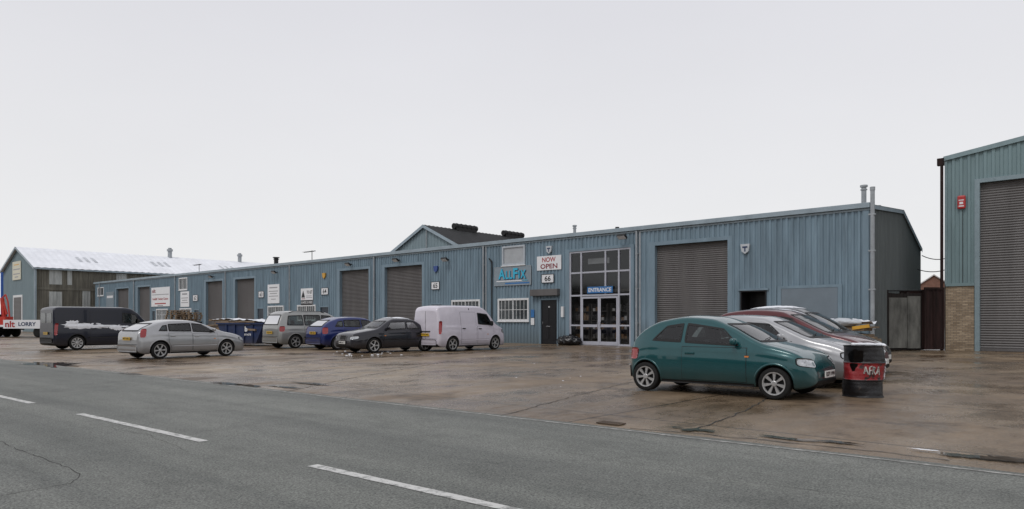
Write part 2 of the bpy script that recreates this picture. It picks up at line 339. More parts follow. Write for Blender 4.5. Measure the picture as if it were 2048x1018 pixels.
def gtop(y): return lerp(6.12,6.52,y/5.75) if y<5.75 else lerp(6.52,5.0,(y-5.75)/(9.67-5.75))
for seg in ((0.02,5.75),(5.75,9.67)):
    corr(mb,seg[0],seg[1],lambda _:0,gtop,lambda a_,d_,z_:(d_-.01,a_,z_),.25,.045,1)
    corr(mb,seg[0],seg[1],lambda _:0,gtop,lambda a_,d_,z_:(-LEN-d_,a_,z_),.4,.038,0)
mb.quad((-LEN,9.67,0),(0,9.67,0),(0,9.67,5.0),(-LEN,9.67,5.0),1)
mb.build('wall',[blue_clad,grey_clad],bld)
mb=MB()
for (y0,z0,y1,z1) in ((-.05,6.15,5.75,6.58),(5.75,6.58,9.75,5.03)):
    mb.poly([(-LEN-.1,y0,z0),(.1,y0,z0),(.1,y1,z1),(-LEN-.1,y1,z1)])
    mb.poly([(-LEN-.1,y0,z0-.06),(-LEN-.1,y1,z1-.06),(.1,y1,z1-.06),(.1,y0,z0-.06)])
rf=mb.build('roof',roof_m,bld)
mb=MB()
mb.box(-LEN-.1,.12,-.16,-.05,6.03,6.24); mb.box(-LEN-.05,.1,-.045,.0,5.93,6.02)
mb.build('gutter',gutter_m,bld,bevel=.01)
mb=MB()
for (y0,z0,y1,z1) in ((-.1,6.12,5.75,6.56),(5.75,6.56,9.75,5.0)):
    mb.poly([(.10,y0,z0-.12),(.10,y1,z1-.12),(.10,y1,z1+.05),(.10,y0,z0+.05)]); mb.poly([(.11,y0,z0+.06),(.11,y1,z1+.06),(-.1,y1,z1+.06),(-.1,y0,z0+.06)])
mb.build('verge_trim',gutter_m,bld)
mb=MB(); mb.box(-.18,.06,-.062,-.04,0,5.92); mb.box(.042,.06,-.04,.18,0,5.92); mb.build('corner_trim',blue_smooth,bld)
def shutter(parent,x0,x1,z1,mat,y=.14,pitch=.1,z0=0.0):
    mb=MB(); n=int((z1-z0)/pitch)
    for k in range(n+1):
        a=z0+k*pitch; b=min(z1,a+pitch)
        if b<=a: continue
        mb.quad((x0,y,a),(x1,y,a),(x1,y-.03,a+(b-a)*.5),(x0,y-.03,a+(b-a)*.5)); mb.quad((x0,y-.03,a+(b-a)*.5),(x1,y-.03,a+(b-a)*.5),(x1,y,b-.004),(x0,y,b-.004))
        mb.quad((x0,y,b-.004),(x1,y,b-.004),(x1,y+.004,b),(x0,y+.004,b))
    mb.box(x0,x1,y-.05,y+.01,z0+.01,z0+.13)
    return mb.build('roller_shutter',mat,parent)
def surround(parent,x0,x1,z1,mat,wl=.32,wr=.2,hd=.16,y=-.058,name='shutter_frame',dep=.2):
    mb=MB()
    mb.box(x0-wl,x0+.03,y,-.039,0,z1+hd); mb.box(x1-.03,x1+wr,y,-.039,0,z1+hd); mb.box(x0+.032,x1-.032,y,-.039,z1-.03,z1+hd)
    mb.box(x0+.001,x0+.03,-.038,dep,0,z1); mb.box(x1-.03,x1-.001,-.038,dep,0,z1); mb.box(x0+.031,x1-.031,-.038,dep,z1-.03,z1-.001)
    return mb.build(name,mat,parent)
for a,b in shut:
    s_=shutter(bld,-b+.02,-a-.02,SZ-.03,shut_m,.2); surround(s_,-b,-a,SZ,blue_smooth,dep=.26)
# entrance glazing
x0,x1,_,zt=ENT
g=MB()
cols=[x0,-14.6,-13.0,-12.15,x1]
FW=.045
for c_ in cols: 
    cc=min(max(c_,x0+FW),x1-FW); g.box(cc-FW,cc+FW,-.03,.07,0 if c_!=-13.0 else 2.74,zt)
for r_ in (0.05,2.74,4.0,zt-.05): g.box(x0+.09,x1-.09,-.024,.064,r_-.045,r_+.045)
g.box(x0+.09,-14.645,-.024,.064,1.05,1.13); g.box(-12.105,x1-.09,-.024,.064,1.05,1.13)
ent=g.build('entrance_glazing',frame_m,bld)
g=MB(); g.quad((x0,.03,.05),(x1,.03,.05),(x1,.03,zt),(x0,.03,zt)); g.build('glass',clear_glass,ent)
g=MB(); g.box(x0-.22,x0-.001,-.062,.07,0,zt+.14); g.box(x1+.001,x1+.2,-.062,.07,0,zt+.14); g.box(x0,x1,-.062,.07,zt+.001,zt+.14); g.build('entrance_surround',blue_smooth,bld)
for (a,b,hx) in ((-14.55,-13.385,-13.47),(-13.375,-12.2,-13.29)):
    g=MB(); g.box(a,a+.09,-.045,-.026,.03,2.66); g.box(b-.09,b,-.045,-.026,.03,2.66)
    for (p,q) in ((.03,.22),(1.0,1.14),(2.56,2.66)): g.box(a+.091,b-.091,-.045,-.026,p,q)
    dd=g.build('entrance_door',frame_m,bld)
    h=MB(); h.tube((hx,-.09,.9),(hx,-.09,1.3),.015); h.box(hx-.01,hx+.01,-.09,-.045,.93,.95); h.box(hx-.01,hx+.01,-.09,-.045,1.25,1.27); h.build('handle',chrome,dd)
g=MB(); a,b=x0-3,x1+3
g.quad((a,5,0.0),(b,5,0.0),(b,5,5.5),(a,5,5.5)); g.quad((a,.3,0),(a,5,0),(a,5,5.5),(a,.3,5.5)); g.quad((b,.3,0),(b,5,0),(b,5,5.5),(b,.3,5.5))
g.quad((a,.1,.012),(b,.1,.012),(b,5,.012),(a,5,.012)); g.quad((a,.3,5.5),(b,.3,5.5),(b,5,5.5),(a,5,5.5))
g.box(a,b,1.3,5,2.95,3.1)
g.build('interior_room',int_m,bld)
g=MB()
for sx in (-15.1,-13.9,-12.6):
    for sh in range(4):
        g.box(sx-.5,sx+.5,.7,1.2,.35+sh*.5,.38+sh*.5)
        for q in range(5):
            hh=random.uniform(.12,.38); g.box(sx-.45+q*.19,sx-.3+q*.19,.75,1.1,.385+sh*.5,.385+sh*.5+hh,random.choice([1,1,2,3,0,1]))
    g.box(sx-.53,sx-.5,.7,1.2,.012,2.3); g.box(sx+.5,sx+.53,.7,1.2,.012,2.3)
g.build('display_shelves',[int_m,brown_int,dark_m,white_m],bld)
g=MB(); g.box(-14.5,-13.1,.5,.56,4.5,4.8,0); g.build('interior_blind',[blind_glass],bld)
def door(parent,o,mat,name='door',fr=None,panel=True):
    x0,x1,z0,z1=o; mb=MB(); mb.box(x0+.08,x1-.08,.03,.08,.01,z1-.08)
    if panel:
        wd=(x1-x0-.16); 
        for (p,q) in ((.25,.95),(1.15,z1-.35)):
            for k in (0,1):
                a=x0+.08+wd*(.1+k*.43); mb.box(a,a+wd*.37,.012,.03,p,q)
    d_=mb.build(name,mat,parent)
    mb=MB(); mb.box(x0,x0+.08,-.05,.1,0,z1); mb.box(x1-.08,x1,-.05,.1,0,z1); mb.box(x0+.08,x1-.08,-.05,.1,z1-.08,z1); mb.build('door_frame',fr or blue_smooth,d_)
    return d_
d_=door(bld,DOOR,black_m); 
mb=MB(); mb.box(-17.1,-16.8,.004,.011,1.0,1.05); mb.build('letter_plate',chrome,d_)
mb=MB(); mb.box(-17.35,-17.32,-.02,.03,1.15,1.3); mb.build('handle',chrome,d_)
tm=text_mesh(d_,'66',-16.95,-16.82,2.1,2.2,.008,white_m,'door_number')
mb=MB(); mb.box(-18.05,-16.05,-.34,-.04,2.78,3.16); mb.build('shutter_box',shut_m,bld,bevel=.02)
for o in doors: door(bld,o,door_blue)
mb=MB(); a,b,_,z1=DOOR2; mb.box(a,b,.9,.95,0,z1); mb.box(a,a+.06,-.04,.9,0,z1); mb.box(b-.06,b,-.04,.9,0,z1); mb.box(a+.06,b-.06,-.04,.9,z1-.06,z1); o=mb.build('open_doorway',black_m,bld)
mb=MB(); mb.box(a-.1,b+.1,-.07,-.04,z1,z1+.09); mb.build('door_head_trim',blue_smooth,bld)
mb=MB(); mb.box(-3.54,-1.16,-.075,-.04,.9,2.77); p_=mb.build('boarded_panel',M('board_grey_blue',(.165,.205,.24),.5,0,.08,1.5),bld); tag(p_,'flat grey blue boarded-over window panel')
mb=MB(); mb.box(-3.72,-3.55,-.085,-.04,.8,2.9); mb.box(-1.15,-.98,-.085,-.04,.8,2.9); mb.box(-3.549,-1.151,-.085,-.04,2.775,2.9); mb.build('panel_frame',blue_smooth,p_)
wfg=M('window_frame_grey',(.42,.46,.5),.4)
for (a,b,z0,z1,kd) in wins:
    mb=MB(); t=.07
    mb.box(a-.04,a+t,-.07,.05,z0-.04,z1+.04); mb.box(b-t,b+.04,-.07,.05,z0-.04,z1+.04); mb.box(a+t,b-t,-.07,.05,z1-t,z1+.04); mb.box(a+t,b-t,-.07,.05,z0-.04,z0+t)
    if kd!='blind': mb.box((a+b)/2-.03,(a+b)/2+.03,-.05,.04,z0+t,z1-t)
    wf=mb.build('window',white_m if kd!='blind' else wfg,bld)
    mb=MB(); mb.quad((a+.02,.0,z0+.02),(b-.02,.0,z0+.02),(b-.02,.0,z1-.02),(a+.02,.0,z1-.02)); mb.build('pane',blind_glass if kd=='blind' else win_glass,wf)
    if kd=='bars':
        mb=MB(); n=int((b-a)/.28)
        for k in range(1,n): mb.box(a+(b-a)*k/n-.01,a+(b-a)*k/n+.01,-.1,-.078,z0+.02,z1-.02)
        for k in (0.05,.5,.95): zz=lerp(z0,z1,k); mb.box(a,b,-.077,-.071,zz-.014,zz+.014)
        mb.build('security_bars',white_m,wf)
    mb=MB(); mb.box(a-.08,b+.08,-.12,-.041,z0-.09,z0-.042); mb.build('sill',white_m,wf)
for s in (11.0,22.0,33.0,44.4,55.6,66.6,77.6,88.6):
    mb=MB(); mb.tube((-s,-.13,.0),(-s,-.13,6.0),.055,10)
    for z in (1.2,3,4.8): mb.box(-s-.08,-s+.08,-.14,-.04,z,z+.05)
    if s<30: mb.box(-s+.1,-s+.2,-.055,-.04,0,6.0)
    mb.build('downpipe',pipe_m,bld)
mb=MB(); mb.tube((.22,-.12,0),(.22,-.12,6.72),.085,12); mb.tube((.22,-.12,6.72),(.22,-.12,6.86),.1,12)
for z in (1,2.6,4.2,5.7): mb.box(.08,.34,-.2,-.05,z,z+.06)
mb.build('flue_pipe',pipe_m,bld)
def flue(x,y,z0,z1,r,mat=pipe_m,cap=True):
    mb=MB(); mb.tube((x,y,z0),(x,y,z1),r,12)
    if cap: mb.tube((x,y,z1-.03),(x,y,z1+.05),r*1.5,12); mb.tube((x,y,z1-.16),(x,y,z1-.12),r*1.35,12)
    return mb.build('roof_flue',mat,bld)
flue(-.3,.6,6.15,7.05,.1); flue(.05-1.0,5.4,6.5,6.85,.1)
flue(-16.9,2.5,6.3,7.05,.09); flue(-14.2,3,6.3,6.75,.08,black_m); flue(-50.2,2,6.2,7.1,.2,black_m)
for (sx,lo) in ((-42.8,6.2),(-63.5,6.2)):
    mb=MB(); mb.tube((sx,1,lo),(sx,1,lo+1.0),.03,6); mb.tube((sx-1.2,1,lo+.9),(sx+.5,1,lo+.95),.02,6)
    for q in range(6): mb.tube((sx-1.1+q*.25,.75,lo+.92),(sx-1.1+q*.25,1.25,lo+.92),.012,5)
    mb.build('roof_aerial',dark_m,bld)
def alarm(s,z,mat,sz=.3,band=None):
    mb=MB(); h=sz
    pts=[(-h*.5,h*.5),(-h*.38,-h*.25),(0,-h*.55),(h*.38,-h*.25),(h*.5,h*.5)]
    mb.poly([(-s+p[0],-.14,z+p[1]) for p in pts])
    for (p,q) in zip(pts,pts[1:]+pts[:1]): mb.quad((-s+p[0],-.14,z+p[1]),(-s+q[0],-.14,z+q[1]),(-s+q[0],-.04,z+q[1]),(-s+p[0],-.04,z+p[1]))
    o=mb.build('alarm_box',mat,bld)
    m2=MB(); 
    if band: m2.box(-s-h*.28,-s+h*.28,-.145,-.141,z+.08*h,z+.26*h); m2.box(-s-h*.07,-s+h*.07,-.145,-.141,z-.3*h,z+.079*h); m2.build('alarm_badge',band,o)
    return o
alarm(5.2,4.68,alarm_w,.44,navy_m); alarm(16.8,5.42,alarm_w,.42,navy_m); alarm(26.4,4.78,alarm_b,.4); alarm(39.4,4.9,alarm_y,.42)
def flood(s,z,l=.35):
    mb=MB(); mb.box(-s-.03,-s+.03,-.3,-.04,z-.03,z+.03); T=Matrix.Translation((-s,-.42,z-.02))@Matrix.Rotation(R(-35),4,'X'); mb.box(-l/2,l/2,-.14,.14,-.06,.06,0,T); mb.box(-l/2+.02,l/2-.02,-.12,.12,-.07,-.062,1,T)
    mb.build('floodlight',[dark_m,white_m],bld)
for s,z in ((11.7,5.75),(25.2,5.35),(30.2,5.6),(35.8,5.6),(46.4,5.5),(58,5.6)): flood(s,z,.5)
mb=MB(); mb.box(-15.92,-15.75,-.14,-.04,1.55,2.15); mb.build('entry_keypad',white_m,bld)
mb=MB(); mb.box(-18.2,-17.95,-.06,-.04,1.55,2.0); mb.build('wall_notice',bluesign,bld)
mb=MB(); mb.box(-18.2,-17.95,-.06,-.04,1.1,1.5); mb.build('wall_notice',white_m,bld)
mb=MB(); mb.path([(-21.3,-.1,.2),(-21.3,-.1,5.0),(-21.55,-.1,5.2)],.04,8); mb.build('soil_pipe',dark_m,bld)
# ---------------- signs
def sign(name,label,s0,s1,z0,z1,board,texts,extra=None,th=.03,border=None,y=-.045,group=None):
    sc_=(s0+s1)/2; w_=(s1-s0); h_=z1-z0
    t=empty(name,W2(-sc_,y,z0),AL,label,'sign',group)
    mb=MB(); mb.box(-w_/2,w_/2,-th,0,0,h_); mb.build('board',board,t)
    if border:
        b=.03; m2=MB(); 
        for q in ((-w_/2-b,-w_/2,-b,h_+b),(w_/2,w_/2+b,-b,h_+b),(-w_/2,w_/2,-b,0),(-w_/2,w_/2,h_,h_+b)): m2.box(q[0],q[1],-th-.01,0,q[2],q[3])
        m2.build('sign_frame',border,t)
    for i,tx in enumerate(texts):
        s,a,b_,c,d,m=tx[:6]; text_mesh(t,s,-w_/2+a*w_,-w_/2+b_*w_,c*h_,d*h_,-th-.005-.003*i,m,bold=tx[6] if len(tx)>6 else .02,shear=tx[7] if len(tx)>7 else 0)
    if extra:
        for (a,b_,c,d,m) in extra:
            m2=MB(); m2.box(-w_/2+a*w_,-w_/2+b_*w_,-th-.003,-th-.001,c*h_,d*h_); m2.build('printed_block',m,t)
    return t
LT=[]
for (ch,a,b,tp) in (('A',.12,.31,.92),('L',.33,.41,.80),('L',.43,.51,.80),('F',.535,.66,.92),('I',.685,.715,.80),('X',.74,.88,.80)):
    LT.append((ch,a+.008,b+.018,.30,tp-.03,navy_m,.03))
for (ch,a,b,tp) in (('A',.12,.31,.92),('L',.33,.41,.80),('L',.43,.51,.80),('F',.535,.66,.92),('I',.685,.715,.80),('X',.74,.88,.80)):
    LT.append((ch,a,b,.34,tp,cyan_m,.03))
LT.append(('LTD',.80,.93,.19,.28,cyan_m))
sign('shop_sign','silver sign with big blue shop name letters under the upper window',18.2,21.1,3.5,4.58,sign_g,LT,[(.30,.97,.05,.13,bluesign),(.06,.76,.20,.25,sign_w)],border=pipe_m)
sign('now_open_sign','white sign reading NOW OPEN in dark red capitals',15.95,17.72,4.26,5.08,sign_w,[('NOW',.22,.78,.56,.90,red_m,.02),('OPEN',.15,.85,.10,.44,dark_red,.02)])
sign('unit_number_sign','small white number sign reading 66 above the black door',16.5,17.35,3.55,4.0,sign_w,[('66',.24,.76,.16,.84,black_m,.02)],border=black_m)
sign('entrance_sign','blue sign reading ENTRANCE across the glazed doors',12.5,14.15,2.84,3.2,bluesign,[('ENTRANCE',.05,.95,.2,.8,sign_w,.02)],border=None)
sign('unit_number_sign','small white number sign reading 65 beside the tall shutter',26.1,26.85,3.45,3.92,sign_w,[('65',.22,.78,.16,.84,black_m,.02)],border=black_m)
sign('unit_number_sign','small white number sign reading 64 below the yellow alarm',38.9,39.8,3.42,3.92,sign_w,[('64',.22,.78,.16,.84,black_m,.02)],border=black_m)
tl=sign('to_let_sign','white and black TO LET board with a black triangle',41.0,42.75,2.62,3.98,sign_w,[('TO LET',.5,.96,.68,.86,black_m,.03),('01473 211933',.05,.95,.09,.23,sign_w,.02)],[(0,1,0,.3,black_m),(.45,.95,.42,.46,greytext),(.45,.9,.52,.56,greytext),(.06,.36,.36,.40,dark_red)])
tri=MB(); tri.poly([(-.8,-.034,.62),(-.25,-.034,.62),(-.52,-.034,1.2)]); tri.build('triangle_logo',black_m,tl)
sign('unit_number_sign','small white number sign reading 63 beside the third unit door',48.7,49.55,3.42,3.92,sign_w,[('63',.22,.78,.16,.84,black_m,.02)],border=black_m)
sign('company_board','tall white company board with small grey lettering, right of the 63 sign',46.1,48.0,2.85,4.48,sign_w,[],[(.15,.85,.8,.86,greytext),(.1,.9,.62,.66,greytext),(.2,.8,.5,.54,greytext),(.1,.9,.36,.4,greytext),(.3,.7,.2,.24,greytext)])
sign('unit_number_sign','small white number sign reading 62 on the far units',61.5,62.5,3.35,3.92,sign_w,[('62',.22,.78,.16,.84,black_m,.02)],border=black_m)
sign('company_board','tall white notice board below the small upper window, left of the 62 sign',63.4,65.4,2.78,4.36,sign_w,[],[(.2,.8,.78,.88,greytext),(.1,.9,.55,.6,greytext),(.2,.8,.4,.45,greytext),(.1,.9,.25,.3,greytext)])
sign('training_sign','large white sign with red nlt and Forklift Training Centre lettering',68.0,72.8,2.9,4.98,sign_w,[('nlt',.05,.24,.72,.92,dark_red,.03),('Forklift Training Centre',.08,.92,.30,.46,red_m,.02)],[(.05,.95,.60,.64,greytext),(.2,.8,.12,.18,red_m),(.35,.65,.02,.07,greytext)])
sign('company_board','small pale board near the far left end of the blue terrace',83.9,86.4,3.0,4.9,sign_g,[],[(.1,.9,.6,.75,sign_w)])
# ---------------- building on the right
RP=Vector((20.7,31.0))
rb=empty('warehouse',(RP.x,RP.y,0),AL,'tall pale teal clad warehouse with brick base and large grey shutter at right','warehouse')
lx0=-1.31; slope=.148
def rtop(x): 
    return 8.7+(x-lx0)*slope if x<10 else 8.7+(10-lx0)*slope-(x-10)*slope
mb=MB()
corr(mb,lx0,-.18,lambda _:3.0,rtop,lambda a_,d_,z_:(a_,-d_,z_),.3,.05)
corr(mb,-.18,4.95,lambda _:7.5,rtop,lambda a_,d_,z_:(a_,-d_,z_),.3,.05)
corr(mb,4.95,10,lambda _:0,rtop,lambda a_,d_,z_:(a_,-d_,z_),.3,.05)
corr(mb,10,21.3,lambda _:0,rtop,lambda a_,d_,z_:(a_,-d_,z_),.3,.05)
corr(mb,0,25,lambda _:0,lambda _:8.7,lambda a_,d_,z_:(lx0-d_,a_,z_),.3,.05)
mb.build('wall',teal_clad,rb)
mb=MB(); mb.box(lx0+.02,-.19,-.03,.25,0,2.98); mb.build('brick_base',brick,rb)
mb=MB(); mb.poly([(lx0-.1,-.1,8.75),(10,-.1,8.72+(10-lx0)*slope),(10,25,8.72+(10-lx0)*slope),(lx0-.1,25,8.75)]); mb.poly([(10,-.1,8.72+(10-lx0)*slope),(21.3,-.1,8.72),(21.3,25,8.72),(10,25,8.72+(10-lx0)*slope)]); mb.build('roof',roof_m,rb)
mb=MB(); 
mb.poly([(lx0-.05,-.12,8.60),(10,-.12,8.60+(10-lx0)*slope),(10,-.12,8.80+(10-lx0)*slope),(lx0-.05,-.12,8.80)]); mb.poly([(lx0-.05,-.12,8.60),(lx0-.05,-.02,8.60),(10,-.02,8.60+(10-lx0)*slope),(10,-.12,8.60+(10-lx0)*slope)])
mb.poly([(10,-.12,8.60+(10-lx0)*slope),(21.3,-.12,8.60),(21.3,-.12,8.80),(10,-.12,8.80+(10-lx0)*slope)])
mb.box(lx0,lx0+.08,-.07,-.052,3.0,8.58)
mb.build('verge_trim',M('teal_trim',(.21,.29,.31),.45),rb)
ss=shutter(rb,.02,4.9,7.44,shut_m,.14,.11); 
mb=MB(); mb.box(-.17,.02,-.09,.2,0,7.62); mb.box(4.9,5.1,-.09,.2,0,7.62); mb.box(.021,4.899,-.09,.2,7.44,7.62); mb.build('shutter_frame',M('teal_frame',(.22,.29,.32),.45),ss)
mb=MB(); mb.box(lx0+.03,-.175,-.085,-.052,2.9,3.04); mb.build('drip_flashing',teal_clad,rb)
mb=MB(); mb.path([(lx0-.1,-.18,.0),(lx0-.1,-.18,8.35),(lx0-.1,-.18,8.6)],.065,10); mb.box(lx0-.28,lx0-.02,-.25,-.02,8.4,8.72); mb.build('downpipe',oxide,rb)
mb=MB(); mb.box(-.82,-.5,-.16,-.055,6.35,6.95); ab=mb.build('alarm_box',alarm_red,rb,bevel=.05)
mb=MB(); mb.box(-.76,-.56,-.165,-.161,6.72,6.76); mb.box(-.76,-.56,-.165,-.161,6.45,6.5); mb.box(-.73,-.59,-.165,-.161,6.56,6.66); mb.build('alarm_badge',sign_w,ab)
mb=MB(); mb.path([(-.62,-.06,3.05),(-.62,-.06,6.3)],.012,5); mb.build('alarm_cable',dark_m,rb)
# ---------------- fence and gate between buildings
A=Vector((16.75,31.35)); B=Vector((19.55,31.85)); fa=math.atan2(B.y-A.y,B.x-A.x); FL=(B-A).length
ft=empty('board_gate',(A.x,A.y,0),fa,'dark timber yard gate with an old grey board between the two buildings','gate')
mb=MB(); k=0
while k*.15<FL*.64: mb.box(k*.15,k*.15+.14,0,.03,.03,2.6+random.uniform(-.04,.04)); k+=1
mb.box(-.05,FL*.64,-.02,-.002,2.3,2.4); mb.box(-.05,0.08,-.06,.06,0,2.72); mb.build('boards',fence_m,ft)
mb=MB(); mb.box(.12,FL*.36,-.05,-.022,.12,2.38); mb.build('grey_board',greypanel,ft)
mb=MB(); mb.box(FL*.37,FL*.60,-.05,-.022,.1,2.45); mb.build('grey_board',greypanel,ft)
mb=MB(); mb.tube((-.2,.0,2.68),(FL,.0,2.72),.03,8); mb.build('top_rail',dark_m,ft)
q=A+(B-A)*.65
ct=empty('metal_container',(q.x,q.y-.15,0),fa,'dark red oxide steel container end beside the brick base','container')
mb=MB(); corr(mb,0,.95,lambda _:.1,lambda _:2.75,lambda a_,d_,z_:(a_,-d_,z_),.24,.03); mb.box(0,.95,.01,4,.1,2.75); mb.build('container_body',oxide,ct)
mb=MB(); mb.box(-.03,.05,-.06,.0,.05,2.85); mb.box(.9,.98,-.06,0,.05,2.85); mb.box(.051,.899,-.06,0,2.75,2.85); mb.box(.051,.899,-.06,0,.05,.12); mb.tube((.42,-.08,.2),(.42,-.08,2.7),.02); mb.build('container_frame',oxide,ct)
for i,(za,zb_) in enumerate(((4.72,4.62),(3.95,4.05))):
    cb=MB(); pa=Vector(W2(.1,9.6-i,za)); pb=Vector((RP.x+1.9,RP.y+5.2,zb_)); pts=[]
    for k in range(13):
        t=k/12; p=pa.lerp(pb,t); p.z-= .15*4*t*(1-t); pts.append(p)
    cb.path(pts,.022,5); tag(cb.build('overhead_cable',dark_m),['upper black cable slung across the gap above the gate','lower black cable slung across the gap above the gate'][i],'cable')
hx,hy,_=P3(1868,560,150)
ht=empty('brick_house',(hx,hy,0),math.atan2(-hx,hy),'distant brown brick house gable with snowy roof edges, seen in the gap','house')
mb=MB(); mb.poly([(-3.6,0,0),(3.6,0,0),(3.6,0,8.4),(0,0,11.0),(-3.6,0,8.4)]); mb.poly([(-3.6,10,0),(3.6,10,0),(3.6,10,8.4),(0,10,11.0),(-3.6,10,8.4)]); mb.quad((-3.6,0,0),(-3.6,10,0),(-3.6,10,8.4),(-3.6,0,8.4)); mb.quad((3.6,0,0),(3.6,10,0),(3.6,10,8.4),(3.6,0,8.4)); mb.build('wall',redbrick,ht)
mb=MB()
for sg in (-1,1):
    mb.poly([(sg*4.0,-.4,8.2),(0,-.4,11.1),(0,10.4,11.1),(sg*4.0,10.4,8.2)]); mb.poly([(sg*4.0,-.4,8.2),(0,-.4,11.1),(0,-.4,11.35),(sg*4.0,-.4,8.45)])
mb.build('roof',M('snowy_tiles',(.5,.48,.48),.8,0,.4,1.5),ht)
# ---------------- left building with snowy roof
L0=Vector((-58.4,86.0))
lb=empty('warehouse',(L0.x,L0.y,0),AL,'old warehouse with snow covered roof, blue gable and mossy weathered side wall','warehouse')
GW=15.3; EZ=8.0; RZ=10.9; LD=36
def ltop(x): return lerp(EZ,RZ,(-x)/(GW/2)) if -x<GW/2 else lerp(RZ,EZ,(-x-GW/2)/(GW/2))
mb=MB()
for seg in ((-GW,-GW/2),(-GW/2,0)): corr(mb,seg[0],seg[1],lambda _:0,ltop,lambda a_,d_,z_:(a_,-d_,z_),.5,.06,1)
corr(mb,0,LD,lambda _:0,lambda _:EZ,lambda a_,d_,z_:(d_,a_,z_),.35,.06,0)
corr(mb,0,LD,lambda _:0,lambda _:EZ,lambda a_,d_,z_:(-GW-d_,a_,z_),.5,.06,0)
mb.build('wall',[old_clad,gable_m],lb)
mb=MB()
def lroof(y0,y1,x0,z0,x1,z1,n=60):
    rows=[]
    for i in range(n+1):
        y=lerp(y0,y1,i/n); h=.05*(i%2); rows.append([(x0,y,z0+h),(x1,y,z1+h)])
    mb.grid(rows)
lroof(-.4,LD,.4,EZ-.1,-GW/2,RZ+.05,90); lroof(-.4,LD,-GW-.4,EZ-.1,-GW/2,RZ+.05,90)
lr=mb.build('roof',snowroof,lb)
skm=M('rooflight_grey',(.50,.52,.55),.6,0,.25,2)
for yy in (5.5,15,25):
    for k in range(3):
        mb=MB(); y=yy+k*.9; a=.38; b=.62
        mb.poly([(lerp(.4,-GW/2,a),y,lerp(EZ-.1,RZ+.05,a)+.08),(lerp(.4,-GW/2,a),y+.4,lerp(EZ-.1,RZ+.05,a)+.08),(lerp(.4,-GW/2,b),y+.4,lerp(EZ-.1,RZ+.05,b)+.08),(lerp(.4,-GW/2,b),y,lerp(EZ-.1,RZ+.05,b)+.08)])
        mb.build('rooflight',skm,lr)
mb=MB(); mb.poly([(.42,-.45,EZ-.35),(-GW/2,-.45,RZ-.2),(-GW/2,-.45,RZ+.1),(.42,-.45,EZ-.05)]); mb.poly([(-GW-.42,-.45,EZ-.35),(-GW/2,-.45,RZ-.2),(-GW/2,-.45,RZ+.1),(-GW-.42,-.45,EZ-.05)])
mb.box(.3,.5,-.4,LD,EZ-.3,EZ-.12); mb.box(.1,.3,-.1,-.3,0,EZ-.2); mb.build('trim',gutter_m,lb)
for (y,z0,z1,wd) in ((1.3,5.9,7.7,1.4),(1.3,3.0,5.0,1.4),(3.3,5.9,7.7,.5),(9,5.7,7.6,1.3),(5,2.9,5.2,.9),(14,6.0,7.6,1.2)):
    mb=MB(); corr(mb,y,y+wd,lambda _:z0,lambda _:z1,lambda a_,d_,z_:(.02+d_,a_,z_),.35,.06); mb.build('pale_panel',pale_panel,lb)
mb=MB(); mb.box(.065,.1,0,LD,5.2,5.5); mb.build('cladding_lap',old_clad,lb)
mb=MB(); mb.box(.065,.1,0,LD,2.5,2.75); mb.build('cladding_lap',old_clad,lb)
sh=shutter(lb,-9.6,-6.0,4.4,shut_m,-.1,.16); mb=MB(); mb.box(-9.9,-9.6,-.14,.0,0,4.7); mb.box(-6.0,-5.7,-.14,0,0,4.7); mb.box(-9.6,-6,-.14,0,4.4,4.7); mb.build('shutter_frame',white_m,sh)
t=empty('gable_sign',(L0.x-.7493*8.2-.6623*.1, L0.y+.6623*8.2-.7493*.1,6.7),AL,'cream sign high on the blue gable of the snowy warehouse','sign')
mb=MB(); mb.box(-1.9,1.9,-.05,0,0,2.4); mb.build('board',M('cream_sign',(.62,.60,.48),.5,0,.05,2),t)
for z,a,b in ((1.9,-1.2,1.2),(1.3,-1.6,1.6),(.7,-1.5,1.5),(.3,-.8,.8)):
    mb=MB(); mb.box(a,b,-.056,-.052,z,z+.14); mb.build('printed_block',alarm_y if z==1.9 else greytext,t)
for y in (19,30):
    mb=MB(); x=-GW/2+.2; mb.tube((x,y,RZ-.3),(x,y,RZ+.9),.3,10); mb.tube((x,y,RZ+.9),(x,y,RZ+1.2),.42,10); mb.tube((x,y,RZ+1.2),(x,y,RZ+1.4),.25,10); mb.build('roof_ventilator',pipe_m,lb)
# ---------------- building behind
BB=Vector((-9.3,75.0))
bb=empty('warehouse',(BB.x,BB.y,0),AL,'taller grey blue gabled warehouse with dark roof rising behind the terrace','warehouse')
def btop(x): return 11.5-abs(x)*.47
mb=MB()
corr(mb,-6,0,lambda _:0,btop,lambda a_,d_,z_:(a_,-d_,z_),.5,.05); corr(mb,0,6,lambda _:0,btop,lambda a_,d_,z_:(a_,-d_,z_),.5,.05)
mb.quad((6,0,0),(6,17,0),(6,17,8.68),(6,0,8.68)); mb.quad((-6,0,0),(-6,17,0),(-6,17,8.68),(-6,0,8.68)); mb.poly([(-6,17,8.68),(0,17,11.5),(6,17,8.68)])
mb.build('wall',gable_m,bb)
mb=MB()
for sg in (-1,1):
    rows=[]
    for i in range(60):
        y=lerp(-.3,17.2,i/59); h=.05*(i%2); rows.append([(sg*6.3,y,8.6+h),(0,y,11.6+h)])
    mb.grid(rows)
mb.build('roof',darkroof,bb)
for y0 in (4.0,12.2):
    mb=MB(); mb.tube((.2,y0,11.9),(.2,y0+3.6,11.9),.33,14); mb.box(-.1,.5,y0+.2,y0+3.4,11.4,11.8)
    for k in range(5): mb.tube((.2,y0+.4+k*.7,11.9),(.2,y0+.5+k*.7,11.9),.37,14)
    mb.build('ridge_ventilator',dark_m,bb)
